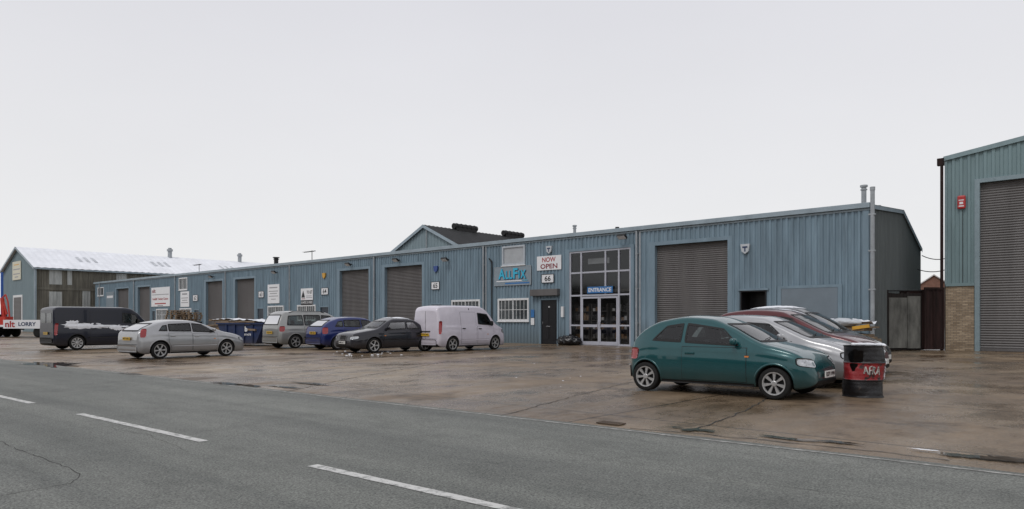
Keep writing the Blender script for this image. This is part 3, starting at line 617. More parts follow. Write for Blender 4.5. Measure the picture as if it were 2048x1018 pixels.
mb=MB(); mb.tube((.4,-.2,8),(.4,-.2,11.2),.05,6); mb.build('downpipe',pipe_m,bb)
mb=MB()
for sg in (-1,1): mb.poly([(sg*6.3,-.35,8.35),(0,-.35,11.3),(0,-.35,11.65),(sg*6.3,-.35,8.7)])
mb.build('verge_trim',gutter_m,bb)
# ---------------- ground, road
RD=Vector((-.773,.635)); RM=Vector((.635,.773)); RA=math.atan2(RM.y,RM.x)-math.pi/2
mb=MB(); mb.quad((-1500,-1500,0),(1500,-1500,0),(1500,1500,0),(-1500,1500,0)); tag(mb.build('yard_ground',yard_m),kind='structure')
mb=MB(); rows=[]
for i in range(1200):
    x=-200+i*.25; rows.append([(x,0,.004),(x,7.56+.05*pnoise(Vector((x*1.1,3,0)))+.03*pnoise(Vector((x*5,3,0))),.004)])
mb.grid(rows); o=mb.build('road',asph); o.rotation_euler=(0,0,RA); tag(o,kind='structure')
mb=MB(); rows=[]
for i in range(1100):
    x=-150+i*.2; wv=.02*pnoise(Vector((x*.8,0,0))); hw=.030+.014*pnoise(Vector((x*2.5,5,0))); rows.append([(x,7.42+wv-hw,.008),(x,7.42+wv+hw,.008)])
mb.grid(rows); o=mb.build('edge_line',linef); o.rotation_euler=(0,0,RA); tag(o,kind='structure')
def rl(px,py):
    g_=Vector(G(px,py)); return (-g_.dot(RD), g_.dot(RM))
s0=rl(625,931)[0]; s1=rl(425,881)[0]; s2=rl(172,827)[0]
mb=MB()
for k in range(-24,4):
    a=s0+(s0-s2)*k+.02; n=12; rows=[]
    for i in range(n+1):
        x=a+(s1-s2)*i/n; rows.append([(x,3.80-.058+.008*random.random(),.008),(x,3.80+.058-.008*random.random(),.008)])
    mb.grid(rows)
o=mb.build('centre_line',linep); o.rotation_euler=(0,0,RA); tag(o,kind='structure')
mb=MB(); mb.box(-300,100,-3.2,-.25,0,.12); o=mb.build('pavement',pave_m,bevel=.01); o.rotation_euler=(0,0,RA); tag(o,kind='structure')
mb=MB(); mb.box(-300,100,-.245,-.1,0,.125); o=mb.build('kerb',pave_m,bevel=.015); o.rotation_euler=(0,0,RA); tag(o,kind='structure')
def blob(name,mat,cx,cy,rx,ry,z,seed,kind='structure',rot=RA):
    mb=MB(); pts=[]; n=110
    for k in range(n):
        t=2*math.pi*k/n; r=1+.6*pnoise(Vector((math.cos(t)*1.8,math.sin(t)*1.8,seed)))+.7*pnoise(Vector((math.cos(t)*5,math.sin(t)*5,seed+4)))+.4*pnoise(Vector((math.cos(t)*14,math.sin(t)*14,seed)))
        r=max(.15,r); pts.append((rx*r*math.cos(t),ry*r*math.sin(t),0))
    mb.v=[(0,0,0)]+pts; mb.f=[(0,1+k,1+(k+1)%n) for k in range(n)]; mb.m=[0]*n
    o=mb.build(name,mat); o.location=(cx,cy,z); o.rotation_euler=(0,0,rot); return tag(o,kind=kind)
for i,(px,py,rx,ry) in enumerate([(105,729,1.6,.45),(262,748,.5,.12),(455,768,.55,.13),(500,772,.35,.10),(570,775,.45,.07),(1395,861,.17,.12),(1375,862,.09,.05),(1350,856,.08,.03),(1575,879,.26,.05),(1540,874,.10,.03),(1680,887,.20,.05),(1640,884,.12,.03),(1925,914,.22,.08),(1985,919,.22,.10),(2040,924,.15,.07),(620,768,.5,.12)]):
    x,y=G(px,py); blob('puddle',puddle_m,x,y,rx,ry,.012+.0005*i,i*3.1)
for i,(px,py,rx,ry) in enumerate([(1852,904,.12,.03),(755,709,.22,.05),(700,708,.16,.04)]):
    x,y=G(px,py); blob('snow_patch',snow_m,x,y,rx,ry,.024,i*5.7+50)
mb=MB()
for k in range(14):
    px=random.gauss(1050,300); py=random.uniform(712,780)
    x,y=G(px,py); r_=random.uniform(.008,.022); mb.sphere((x,y,.004),(r_*1.3,r_,r_*.5),0,6,4,.4)
for k in range(26):
    px=random.gauss(735,40); py=random.uniform(702,712); x,y=G(px,py); r_=random.uniform(.015,.05); mb.sphere((x,y,.004),(r_*1.3,r_,r_*.6),0,6,4,.4)
tag(mb.build('snow_crumbs',snow_m),'small crumbs of dropped snow scattered over the wet yard','snow',kind='stuff')
def crack(pts,wd,z,seed,name='surface_crack',mat=crack_m):
    P=[Vector(G(*p)) for p in pts]; Q=[]
    for a,b in zip(P[:-1],P[1:]):
        n=max(2,int((b-a).length/.08))
        for i in range(n): Q.append(a.lerp(b,i/n))
    Q.append(P[-1]); rows=[]
    for i,p in enumerate(Q):
        d=(Q[min(i+1,len(Q)-1)]-Q[max(i-1,0)]).normalized(); n_=Vector((-d.y,d.x)); o_=n_*(.06*pnoise(Vector((i*.25,seed,0)))+.02*pnoise(Vector((i*.9,seed,3)))); w_=wd*(1+.8*pnoise(Vector((i*.3,seed,9))))
        rows.append([tuple((p+o_-n_*w_).to_3d()+Vector((0,0,z))),tuple((p+o_+n_*w_).to_3d()+Vector((0,0,z)))])
    mb=MB(); mb.grid(rows); tag(mb.build(name,mat),kind='structure')
crack([(-40,870),(20,893),(70,912),(120,930),(165,948),(140,968),(60,982),(-60,1004)],.0035,.0065,1)
crack([(180,848),(300,872),(380,905)],.002,.0065,2)
crack([(1130,905),(1300,935),(1500,965),(1760,1000)],.002,.0065,3)
crack([(1385,860),(1440,842),(1490,822),(1535,797)],.012,.005,4)
crack([(1000,833),(1120,800),(1230,772),(1330,752)],.008,.005,5)
crack([(560,786),(700,757),(810,738),(900,722)],.010,.005,6)
crack([(1260,857),(1400,868),(1560,884),(1720,900),(1900,921)],.010,.005,8)
x,y=G(1222,848)
dt=empty('drain_grate',(x,y,.006),RA,'rusty rectangular drain grate at the yard edge','drain grate')
mb=MB(); mb.box(-.17,.17,-.09,-.075,0,.014); mb.box(-.17,.17,.075,.09,0,.014); mb.box(-.17,-.155,-.075,.075,0,.014); mb.box(.155,.17,-.075,.075,0,.014)
for k in range(9): mb.box(-.147+k*.034,-.129+k*.034,-.075,.075,0,.013)
mb.build('grate_bars',M('rusty_iron',(.10,.072,.05),.7,.2,.4,8),dt); mb=MB(); mb.quad((-.155,-.08,.007),(.155,-.08,.007),(.155,.08,.007),(-.155,.08,.007)); mb.build('drain_pit',black_m,dt)
ow=M('reflection_backdrop',(.09,.09,.085),.8,0,.3,.4); 
ob=empty('warehouse',(-20,-30,0),RA,'added unseen dark row across the road, put in for its reflections','warehouse')  # added out-of-view row that darkens reflections in vehicle paint and facade
mb=MB()
for k in range(7):
    x=-95+k*30; hh=5+1.3*((k*7)%3); mb.poly([(x,0,0),(x+27,0,0),(x+27,0,hh),(x+13.5,0,hh+3),(x,0,hh)]); mb.poly([(x,0,hh),(x+13.5,0,hh+3),(x+13.5,-20,hh+3),(x,-20,hh)]); mb.poly([(x+27,0,hh),(x+13.5,0,hh+3),(x+13.5,-20,hh+3),(x+27,-20,hh)])
mb.build('wall',ow,ob)
# ---------------- vehicles
def pchip(pts):
    xs=[p[0] for p in pts]; ys=[p[1] for p in pts]; n=len(xs)
    h=[xs[i+1]-xs[i] for i in range(n-1)]; dl=[(ys[i+1]-ys[i])/h[i] for i in range(n-1)]
    m=[dl[0]]+[0]*(n-2)+[dl[-1]]
    for i in range(1,n-1):
        if dl[i-1]*dl[i]>0:
            w1=2*h[i]+h[i-1]; w2=h[i]+2*h[i-1]; m[i]=(w1+w2)/(w1/dl[i-1]+w2/dl[i])
    def f(x):
        x=min(max(x,xs[0]),xs[-1]); i=0
        while i<n-2 and x>xs[i+1]: i+=1
        t=(x-xs[i])/h[i]; a=ys[i]; b=ys[i+1]
        return a*(2*t**3-3*t*t+1)+h[i]*m[i]*(t**3-2*t*t+t)+b*(3*t*t-2*t**3)+h[i]*m[i+1]*(t**3-t*t)
    return f
LPF=pchip([(0,.93),(.10,.962),(.38,1),(.60,1.0),(.72,.992),(.80,.978),(.9,.972),(1,.945)])
wheel_cache={}
def wheel_meshes(r,style):
    key=(round(r,3),style)
    if key in wheel_cache: return wheel_cache[key]
    tw=.095; rr=r*.70
    mb=MB(); mb.lathe([(rr,-tw*.85),(r*.93,-tw),(r*.985,-tw*.8),(r,-tw*.5),(r,tw*.5),(r*.985,tw*.8),(r*.93,tw),(rr,tw*.85)],36,0,'y')
    mb.lathe([(rr,-tw*.6),(rr*.98,0),(.0001,0)],28,0,'y')
    t=mb.build('wheel',tyre_m,None,True)
    ms=[alloy if style[0]!='s' else steelrim,dark_m]
    mb=MB(); mb.lathe([(rr*1.03,tw*.86),(rr*1.03,tw*.95),(rr*.93,tw*.92),(rr*.90,tw*.6)],36,0,'y')
    n={'7':7,'5':5,'s':9,'9':9,'6':6}[style[0]]; y1=tw*.78
    for k in range(n):
        a=2*math.pi*k/n
        def pt(rad,da,y): return (rad*math.cos(a+da),y,rad*math.sin(a+da))
        w1,w2=(.32,.15) if n<=7 else (.25,.17)
        if style[0]=='s': w1,w2=.32,.27
        rin=rr*.16; rout=rr*.93
        p=[pt(rin,-w1,y1*1.02),pt(rin,w1,y1*1.02),pt(rout,w2,y1*1.05),pt(rout,-w2,y1*1.05)]
        q=[pt(rin,-w1*1.15,y1*.7),pt(rin,w1*1.15,y1*.7),pt(rout,w2*1.25,y1*.7),pt(rout,-w2*1.25,y1*.7)]
        mb.poly(p)
        for i in range(4): mb.quad(p[i],p[(i+1)%4],q[(i+1)%4],q[i])
    mb.lathe([(rr*.26,y1*.8),(rr*.26,y1*1.06),(rr*.2,y1*1.14),(.0001,y1*1.15)],20,0,'y')
    mb.lathe([(rr*.92,tw*.25),(.0001,tw*.25)],24,1,'y')
    rim=mb.build('rim',ms,t)
    wheel_cache[key]=(t.data,rim.data); bpy.data.objects.remove(rim); bpy.data.objects.remove(t)
    return wheel_cache[key]
def decal(bvh,O,A,Bv,quad,D,off,n=10,m=6,rnd=.05,shape=None,seed=0,skirt=True,ring=0,ringz=None):
    rows=[]; base=[]
    O=Vector(O);A=Vector(A);Bv=Vector(Bv);D=Vector(D).normalized()
    us=[-1+2*j/n for j in range(n+1)]; vs=[-1+2*i/m for i in range(m+1)]
    if ring:
        ringz=ringz or ring
        wx=max(.05,abs(quad[1][0]-quad[0][0])); wz=max(.05,abs(quad[3][1]-quad[0][1])); us=sorted(us+[-1+2*ring/wx,1-2*ring/wx]); vs=sorted(vs+[-1+2*ringz/wz,1-2*ringz/wz])
    for v0 in vs:
        row=[]; br_=[]
        for u0 in us:
            u,v=u0,v0
            if shape=='blob':
                uu=u*math.sqrt(1-v*v/2); vv=v*math.sqrt(1-u*u/2); th=math.atan2(vv,uu)
                k=1+.35*pnoise(Vector((math.cos(th)*2,math.sin(th)*2,seed)))+.35*pnoise(Vector((math.cos(th)*7,math.sin(th)*7,seed)))
                u,v=uu*k,vv*k
            else:
                u,v=u*(1-rnd*abs(v)**6),v*(1-rnd*abs(u)**6)
            s=(u+1)/2; t=(v+1)/2
            a=(quad[0][0]*(1-s)+quad[1][0]*s)*(1-t)+(quad[3][0]*(1-s)+quad[2][0]*s)*t
            b=(quad[0][1]*(1-s)+quad[1][1]*s)*(1-t)+(quad[3][1]*(1-s)+quad[2][1]*s)*t
            Pp=O+A*a+Bv*b; hit=bvh.ray_cast(Pp,D,6)
            if hit[0] is None: row.append(None); br_.append(None); continue
            o2=off
            if shape=='blob': o2=off*(1-.8*max(abs(u0),abs(v0))**3)*(1+.6*pnoise(hit[0]*5))
            row.append(hit[0]-D*o2); br_.append(hit[0]+D*.01)
        rows.append(row); base.append(br_)
    mb=MB(); idx={}; n=len(us)-1; m=len(vs)-1
    def vi(i,j,b=False):
        key=(i,j,b)
        if key not in idx: idx[key]=len(mb.v); mb.v.append(tuple((base if b else rows)[i][j]))
        return idx[key]
    ok=lambda i,j: rows[i][j] is not None
    for i in range(m):
        for j in range(n):
            if ring:
                uc=(us[j]+us[j+1])/2; vc=(vs[i]+vs[i+1])/2
                if abs(uc)<1-2*ring/wx and abs(vc)<1-2*ringz/wz: continue
            if ok(i,j) and ok(i+1,j) and ok(i,j+1) and ok(i+1,j+1):
                mb.f.append((vi(i,j),vi(i,j+1),vi(i+1,j+1),vi(i+1,j))); mb.m.append(0)
                if skirt:
                    for (p,q,c) in (((i,j),(i,j+1),i==0),((i,j+1),(i+1,j+1),j==n-1),((i+1,j+1),(i+1,j),i==m-1),((i+1,j),(i,j),j==0)):
                        if c: mb.f.append((vi(*p),vi(*q),vi(*q,True),vi(*p,True))); mb.m.append(0)
    return mb
Zv=(0,0,1)
def inq(q,a,b,sh=.010):
    cx=sum(p[0] for p in q)/4; cy=sum(p[1] for p in q)/4
    for i in range(4):
        p,r_=q[i],q[(i+1)%4]; ex,ey=r_[0]-p[0],r_[1]-p[1]; l=math.hypot(ex,ey)
        d=(ex*(b-p[1])-ey*(a-p[0]))/l; dc=(ex*(cy-p[1])-ey*(cx-p[0]))
        if (d if dc>0 else -d)<sh: return False
    return True
def make_car(name,label,sp):
    root=empty(name,(0,0,0),0,label,sp.get('cat','car')); van=sp.get('cat')=='van'
    Lc,Wd,r=sp['L'],sp['W']/2,sp['r']; xr,xf=sp['xr'],sp['xr']+sp['wb']
    top=pchip(sp['top']); belt=pchip(sp['belt']); tum=sp.get('tum',.30); crown=sp.get('crown',.035); Ra=r*sp.get('arch',1.16); zl=.19
    fk,rk=sp.get('fk',.13),sp.get('rk',.09)
    def wf(x):
        w_=Wd
        xs=Lc*.68
        if x>xs: w_*=1-fk*((x-xs)/(Lc-xs))**2.4
        xs=Lc*.28
        if x<xs: w_*=1-rk*((xs-x)/xs)**2.2
        for dd,D_,kk in ((Lc-x,.30,sp.get('fe',.26)),(x,.16,sp.get('re',.14))):
            if dd<D_: w_*=1-kk*(1-math.sqrt(max(0,1-(1-dd/D_)**2)))
        for xa in (xr,xf): w_+=.012*math.exp(-((x-xa)/(Ra*.95))**4)
        return w_
    def zbf(x):
        z=zl
        for dd in (Lc-x,x):
            if dd<.3: z+=.14*(1-math.sqrt(max(0,1-(1-dd/.3)**2)))
        for xa in (xr,xf):
            q=Ra*Ra-(x-xa)**2
            if q>0: z=max(z,r*1.0+math.sqrt(q))
        return z
    S=set(round(Lc*i/130,4) for i in range(131))
    for i in range(9):
        q=.3*(i/9)**2; S.add(round(q,4)); S.add(round(Lc-q,4))
    for xa in (xr,xf):
        for i in range(19): S.add(round(xa-Ra*math.cos(math.pi*i/18),4))
        S.add(round(xa-Ra-.004,4)); S.add(round(xa+Ra+.004,4))
    S=sorted(s for s in S if 0<=s<=Lc)
    ring=[]
    for x in S:
        zt=top(x); b=min(belt(x),zt-.03); z0=min(zbf(x),b-.02); w_=wf(x); P=[(0,z0)]
        for j in range(15):
            z=lerp(z0,b,j/14); P.append((w_*LPF((z-zl)/(b-zl)),z))
        rc=min(sp.get('rc',.085),(zt-b)*.8); zs=zt-rc; yb=P[-1][0]
        ys=lambda z: yb-tum*(z-b)-sp.get('curv',.18)*(z-b)**2
        for j in range(1,15):
            z=lerp(b,zs,j/14); P.append((ys(z),z))
        y0=ys(zs); kk=1.5
        for j in range(1,6):
            t=math.pi/2*j/5; P.append((y0-kk*rc*(1-math.cos(t)),zs+rc*math.sin(t)))
        yt=y0-kk*rc
        for j in range(1,15):
            y=yt*(1-j/14); P.append((y,zt+crown*(1-(y/yt)**2)))
        ring.append([(x,y,z) for y,z in P]+[(x,-y,z) for y,z in P[-2:0:-1]])
    mb=MB(); n=len(ring[0])
    for rg in ring: mb.v+=rg
    for i in range(len(ring)-1):
        for j in range(n):
            j2=(j+1)%n; mb.f.append((i*n+j,(i+1)*n+j,(i+1)*n+j2,i*n+j2)); mb.m.append(1 if j in (0,n-1) else 0)
    # separate end caps (own vertices, flat) so that the body normals stay clean
    for rg,rv in ((ring[0],False),(ring[-1],True)):
        h=n//2; b0=len(mb.v); mb.v+=rg
        for j in range(h):
            q=(b0+j,b0+j+1,b0+(n-j-1)%n,b0+(n-j)%n); q=tuple(dict.fromkeys(q))
            if len(q)>2: mb.f.append(q if rv else q[::-1]); mb.m.append(2)
    bvh=BVHTree.FromPolygons([Vector(v) for v in mb.v],mb.f)
    sy0,sz0,sy1,sz1=sp['screen']; wsq=[(-sy0,sz0),(sy0,sz0),(sy1,sz1),(-sy1,sz1)]
    rws=[]
    if 'rear' in sp: a,b,c,d=sp['rear']; rws.append([(-a,b),(a,b),(c,d),(-c,d)])
    kf=[];km=[]
    for f,mi in zip(mb.f,mb.m):
        c=Vector((0,0,0))
        for k in f: c+=Vector(mb.v[k])
        c/=len(f); dele=False
        if c.z>.8 and mi!=2:
            a_,b_,d__=(Vector(mb.v[f[k]]) for k in (0,1,2)); nn=(b_-a_).cross(d__-a_)
            nn=nn.normalized() if nn.length>0 else nn
            if abs(nn.y)>.6 and any(inq(q,c.x,c.z) for q in sp['windows']): dele=True
            elif abs(nn.y)<.6 and c.x>Lc*.5 and inq(wsq,c.y,c.z): dele=True
            elif abs(nn.y)<.6 and c.x<Lc*.35 and any(inq(q,c.y,c.z) for q in rws): dele=True
        if not dele: kf.append(f); km.append(mi)
    mb.f,mb.m=kf,km
    body=mb.build('body',[sp['paint'],dark_m,sp['paint']],root,True)
    for p in body.data.polygons:
        if p.material_index==2: p.use_smooth=False
    ub=MB(); ub.box(.35,Lc-.4,-(Wd-.24),Wd-.24,.2,.62); ub.build('underbody',dark_m,root)
    sxs=[xf-1.20]+([] if van else [xr+.30])
    for k,sx_ in enumerate(sxs):
        for sy_ in (-.36,.36):
            cb=MB(); hz=min(belt(sx_)+.12,1.25); T=Matrix.Translation((sx_,sy_,.55))@Matrix.Rotation(R(-14),4,'Y')
            cb.box(-.07,.06,-.24,.24,0,hz-.55,0,T); cb.box(-.05,.04,-.12,.12,hz-.55+.03,hz-.55+.22,0,T); cb.box(.0,.5,-.24,.24,-.1,.05,0,T)
            cb.build('seat',seat_m,root,bevel=.03)
    db=MB(); xd=xf-.38; db.box(xd-.15,xd+.35,-Wd*.8,Wd*.8,.6,min(belt(xd),sz0-.04)); db.build('dashboard',dark_m,root)
    st=Vector((xd-.25,-.36,belt(xd)-.02)); wb_=MB(); wb_.path([tuple(st+Vector((.07*math.sin(t),.18*math.cos(t),.17*math.sin(t)))) for t in [2*math.pi*i/16 for i in range(17)]],.014,6); wb_.build('steering_wheel',dark_m,root)
    if van: bh=MB(); bh.box(sxs[0]-.4,sxs[0]-.36,-Wd*.82,Wd*.82,.4,top(sxs[0]-.4)-.1); bh.build('bulkhead',dark_m,root)
    glass=car_glass
    nside=lambda sg:((0,sg*3,0),(1,0,0),Zv,(0,-sg,0))
    for sg in (-1,1):
        O,A_,B_,D_=nside(sg)
        for q in sp['windows']:
            eq=[(a_+(-.02 if i in(0,3) else .02),b_+(-.018 if i<2 else .018)) for i,(a_,b_) in enumerate(q)]
            s_=decal(bvh,O,A_,B_,eq,D_,.006,10,6,.03,skirt=False,ring=.046).build('window_seal',dark_m,root,True)
            wi=decal(bvh,O,A_,B_,q,D_,.002,10,5,.03,skirt=False).build('window',glass,root,True); s_.parent=wi
        for q in sp['doors']:
            x0,x1,z0,z1=q
            def cut(x,z,sd):
                for xa in (xr,xf):
                    rr=Ra+.05; dz=max(0,z-r)
                    if dz<rr:
                        hw=math.sqrt(rr*rr-dz*dz)
                        if sd<0 and xa<(x0+x1)/2 and x<xa+hw: x=xa+hw
                        if sd>0 and xa>(x0+x1)/2 and x>xa-hw: x=xa-hw
                return x
            for (nm,g_,off,mat) in (('seam',.0,.0025,dark_m),('door',.009,.006,sp['paint'])):
                m2=MB(); rows=[]
                for i in range(15):
                    z=lerp(z0+g_,z1-g_,i/14); a=cut(x0,z,-1)+g_; b=cut(x1,z,1)-g_; row=[]
                    for j in range(13):
                        x=lerp(a,b,j/12); h=bvh.ray_cast(Vector((x,sg*3,z)),Vector((0,-sg,0)),6)
                        row.append(h[0]+Vector((0,sg*off,0)) if h[0] else Vector((x,sg*Wd,z)))
                    rows.append(row)
                m2.grid(rows); oo=m2.build(nm if nm=='door' else 'door_seam',mat,root,True)
                if nm=='seam': seam=oo
                else:
                    seam.parent=oo
                    hm=MB(); hx=x0+.16; hz=(z1-.12) if not (van and z1>1.4) else .98; h=bvh.ray_cast(Vector((hx,sg*3,hz)),Vector((0,-sg,0)),6)
                    if h[0]:
                        ya,yb_=sorted((h[0].y-sg*.012,h[0].y+sg*.035)); hm.box(hx-.09,hx+.09,ya,yb_,hz-.018,hz+.018)
                    hm.build('handle',sp.get('hmat',dark_m),oo,bevel=.008)
        if sp.get('strip'):
            z=sp['strip']; decal(bvh,O,A_,B_,[(xr+Ra+.06,z),(xf-Ra-.06,z),(xf-Ra-.06,z+.05),(xr+Ra+.06,z+.05)],D_,.015,14,2,0).build('rubbing_strip',sp.get('stripmat',dark_m),root,True)
        decal(bvh,O,A_,B_,[(xr+Ra+.03,.19),(xf-Ra-.03,.19),(xf-Ra-.03,.245),(xr+Ra+.03,.245)],D_,.008,14,2,0).build('sill',dark_m,root,True)
        for xa in (xr,xf):
            rows=[]
            for i in range(31):
                t=math.pi*i/30; row=[]
                for (dr_,oy) in ((.003,-.03),(.004,.008),(.018,.012),(.034,.001)):
                    x=xa-(Ra+dr_)*math.cos(t); z=r+(Ra+dr_)*math.sin(t); h=bvh.ray_cast(Vector((xa-(Ra+max(dr_,.01))*math.cos(t),sg*3,r+(Ra+max(dr_,.01))*math.sin(t))),Vector((0,-sg,0)),6)
                    yy=h[0].y if h[0] and abs(h[0].y)>Wd*.6 else sg*wf(x); row.append((x,yy+sg*oy,z))
                rows.append(row)
            lm=MB(); lm.grid(rows); lm.build('arch_lip',sp.get('lipmat',sp['paint']),root,True)
        hx=xf-Ra-.14
        decal(bvh,O,A_,B_,[(hx-.05,.70),(hx+.03,.70),(hx+.03,.73),(hx-.05,.73)],D_,.012,4,2,.1).build('side_repeater',amber,root,True)
        ph=R(sp.get('hphi',42)); D_=Vector((-math.cos(ph),-sg*math.sin(ph),0)); A_=Vector((-math.sin(ph),sg*math.cos(ph),0)); O=Vector((Lc-.25,sg*(Wd-.3),0))-D_*2
        z0,z1,wA,wB=sp['head']
        hd=decal(bvh,O,A_,Zv,[(wA-.015,z0-.012),(wB+.015,z0+.028),(wB+.015,z1+.012),(wA-.015,z1-.018)],D_,.004,12,6,.14).build('headlight',dark_m,root,True)
        decal(bvh,O,A_,Zv,[(wA,z0),(wB,z0+.04),(wB,z1),(wA,z1-.03)],D_,.010,12,6,.14).build('lens',lamp_m,hd,True)
        ph=R(sp.get('tphi',50)); D_=Vector((math.cos(ph),-sg*math.sin(ph),0)); A_=Vector((math.sin(ph),sg*math.cos(ph),0)); O=Vector((.25,sg*(Wd-.3),0))-D_*2
        z0,z1,wA,wB=sp['tail']
        decal(bvh,O,A_,Zv,[(wA,z0),(wB,z0),(wB,z1),(wA,z1)],D_,.012,8,6,.12).build('tail_light',red_lens,root,True)
        mx_,mz=sp['mirror']; h=bvh.ray_cast(Vector((mx_,sg*3,mz)),Vector((0,-sg,0)),6)
        y=h[0].y if h[0] else sg*Wd*.9; mm=MB(); mm.sphere((mx_-.0,y+sg*.12,mz+.04),(.05,.085,.06 if not van else .11),0,18,12,0,.62); mm.tube((mx_,y,mz),(mx_,y+sg*.08,mz+.01),.022,8)
        mm.build('wing_mirror',sp.get('mirmat',sp['paint']),root,True)
    O,A_,D_=(Lc+2,0,0),(0,1,0),(-1,0,0)
    y0,z0,y1,z1=sp['screen']
    ws=decal(bvh,O,A_,Zv,[(-y0-.02,z0-.012),(y0+.02,z0-.012),(y1+.02,z1+.012),(-y1-.02,z1+.012)],D_,.018,14,8,.02,skirt=False,ring=.045,ringz=.03).build('windscreen',dark_m,root,True)
    decal(bvh,O,A_,Zv,wsq,D_,.012,14,8,.02,skirt=False).build('glass',glass,ws,True)
    for (ya,yb_) in ((-.45,.05),(.0,.5)):
        pts=[]
        for i in range(7):
            yy=lerp(ya,yb_,i/6); zz=z0+.02+.05*i/6; h=bvh.ray_cast(Vector((Lc+2,yy,zz)),Vector((-1,0,0)),6)
            if h[0]: pts.append(h[0]+Vector((.04,0,.012)))
        wm=MB(); wm.path(pts,.008,5); wm.build('wiper',dark_m,root)
    xb=sp.get('bon',(Lc-1.0,Lc-.25))
    for sg in (-1,1):
        yw=Wd*.72; decal(bvh,(0,0,5),(1,0,0),(0,1,0),[(xb[0],sg*(yw+.03)),(xb[1],sg*(yw-.08)),(xb[1],sg*(yw-.090)),(xb[0],sg*(yw+.020))],(0,0,-1),.003,14,1,0,skirt=False).build('bonnet_seam',dark_m,root)
    if 'grille' in sp:
        for (y,a,b) in sp['grille']: decal(bvh,O,A_,Zv,[(-y,a),(y,a),(y*1.03,b),(-y*1.03,b)],D_,.006,12,3,.08,skirt=False).build('grille',dark_m,root,True)
    O2=(-2,0,0)
    for q in rws:
        eq=[(a_+(-.02 if i in(0,3) else .02),b_+(-.014 if i<2 else .014)) for i,(a_,b_) in enumerate(q)]
        s_=decal(bvh,O2,A_,Zv,eq,(1,0,0),.018,12,8,.03,skirt=False,ring=.05,ringz=.04).build('window_seal',dark_m,root,True)
        wi=decal(bvh,O2,A_,Zv,q,(1,0,0),.01,12,8,.03,skirt=False).build('rear_window',glass,root,True); s_.parent=wi
    for q in sp.get('rearwins',[]):
        decal(bvh,O2,A_,Zv,q,(1,0,0),.01,8,6,.06,skirt=False).build('rear_window',win_glass,root,True)
    if 'rbump' in sp:
        a,b=sp['rbump']; decal(bvh,O2,A_,Zv,[(-Wd*.80,a),(Wd*.80,a),(Wd*.80,b),(-Wd*.80,b)],(1,0,0),.035,14,4,.06).build('rear_bumper',sp.get('bmat',dark_m),root,True)
        decal(bvh,O2,A_,Zv,[(-Wd*.78,b+.012),(Wd*.78,b+.012),(Wd*.78,b+.03),(-Wd*.78,b+.03)],(1,0,0),.004,14,1,0,skirt=False).build('tailgate_seam',dark_m,root)
    for (xx,dirx,zz,mat) in ((Lc+2,-1,sp.get('fpz',.42),wplate),(-2,1,sp.get('rpz',.75),yplate)):
        h=bvh.ray_cast(Vector((xx,0,zz)),Vector((dirx,0,0)),6)
        if h[0]:
            x=h[0].x-dirx*(.045); yy=h[0].y
            pm=MB(); pm.box(x-.008,x+.008,yy-.26,yy+.26,zz-.057,zz+.057); pl=pm.build('number_plate',mat,root)
            if sp.get('reg'):
                tt=text_mesh(pl,sp['reg'],-.23,.23,-.035,.04,-.0,black_m,'plate_lettering',.03)
                for v in tt.data.vertices:
                    px_,pz_=v.co.x,v.co.z; v.co=Vector((x-dirx*.012,yy-px_*dirx,zz+pz_))
    if sp.get('rails'):
        for sg in (-1,1):
            pts=[]
            for i in range(9):
                x=lerp(sp['rails'][0],sp['rails'][1],i/8); h=bvh.ray_cast(Vector((x,sg*(Wd-.29),4)),Vector((0,0,-1)),6); pts.append(h[0]+Vector((0,0,.05 if 0<i<8 else 0)))
            rm=MB(); rm.path(pts,.016,6); rm.build('roof_rail',dark_m,root)
    for (cx_,cy_,rx_,ry_,sd) in sp.get('snow',[]):
        decal(bvh,(cx_,cy_,5),(1,0,0),(0,1,0),[(-rx_,-ry_),(rx_,-ry_),(rx_,ry_),(-rx_,ry_)],(0,0,-1),.03,18,14,0,'blob',sd).build('snow',snow_m,root,True)
    for (sg,cx_,cz_,rx_,rz_,sd) in sp.get('sidesnow',[]):
        decal(bvh,(cx_,sg*3,cz_),(1,0,0),Zv,[(-rx_,-rz_),(rx_,-rz_),(rx_,rz_),(-rx_,rz_)],(0,-sg,0),.012+.002*(sd%3),34,14,0,'blob',sd).build('snow',snow_m,root,True)
    tm_,rm_=wheel_meshes(r,sp.get('wheel','7'))
    for xa in (xr,xf):
        for sg in (-1,1):
            wo=bpy.data.objects.new('wheel',tm_); C.objects.link(wo); wo.parent=root; wo.location=(xa,sg*(Wd-.105),r); wo.rotation_euler=(0,random.uniform(0,1),0 if sg>0 else math.pi)
            ro=bpy.data.objects.new('rim',rm_); C.objects.link(ro); ro.parent=wo
    root['_w']=(xr,xf,Wd)
    return root
def place(root,which,side,px,py,deg,sc_=1):
    xr,xf,Wd=root['_w']; lx=(xr if which=='r' else xf)*sc_; ly=side*(Wd-.05)*sc_; gx,gy=G(px,py); c,s=math.cos(R(deg)),math.sin(R(deg))
    root.location=(gx-(c*lx-s*ly),gy-(s*lx+c*ly),.002); root.rotation_euler=(0,0,R(deg)); root.scale=(sc_,)*3
    del root['_w']
teal=paint('teal_paint',(.006,.072,.080),.3,.26); silver=paint('silver_paint',(.38,.385,.395),.55,.3); red_p=paint('dark_red_paint',(.085,.007,.010),.35,.28); greyp=paint('dark_grey_paint',(.035,.038,.042),.4,.28)
navy=paint('navy_paint',(.004,.006,.018),.0,.28,.3); bluep=paint('blue_paint',(.010,.022,.13),.3,.28); vblack=paint('black_plum_paint',(.007,.007,.014),.2,.25); vwhite=paint('van_white',(.60,.57,.64),0,.35); silver2=paint('pale_silver_paint',(.31,.315,.305),.5,.32)
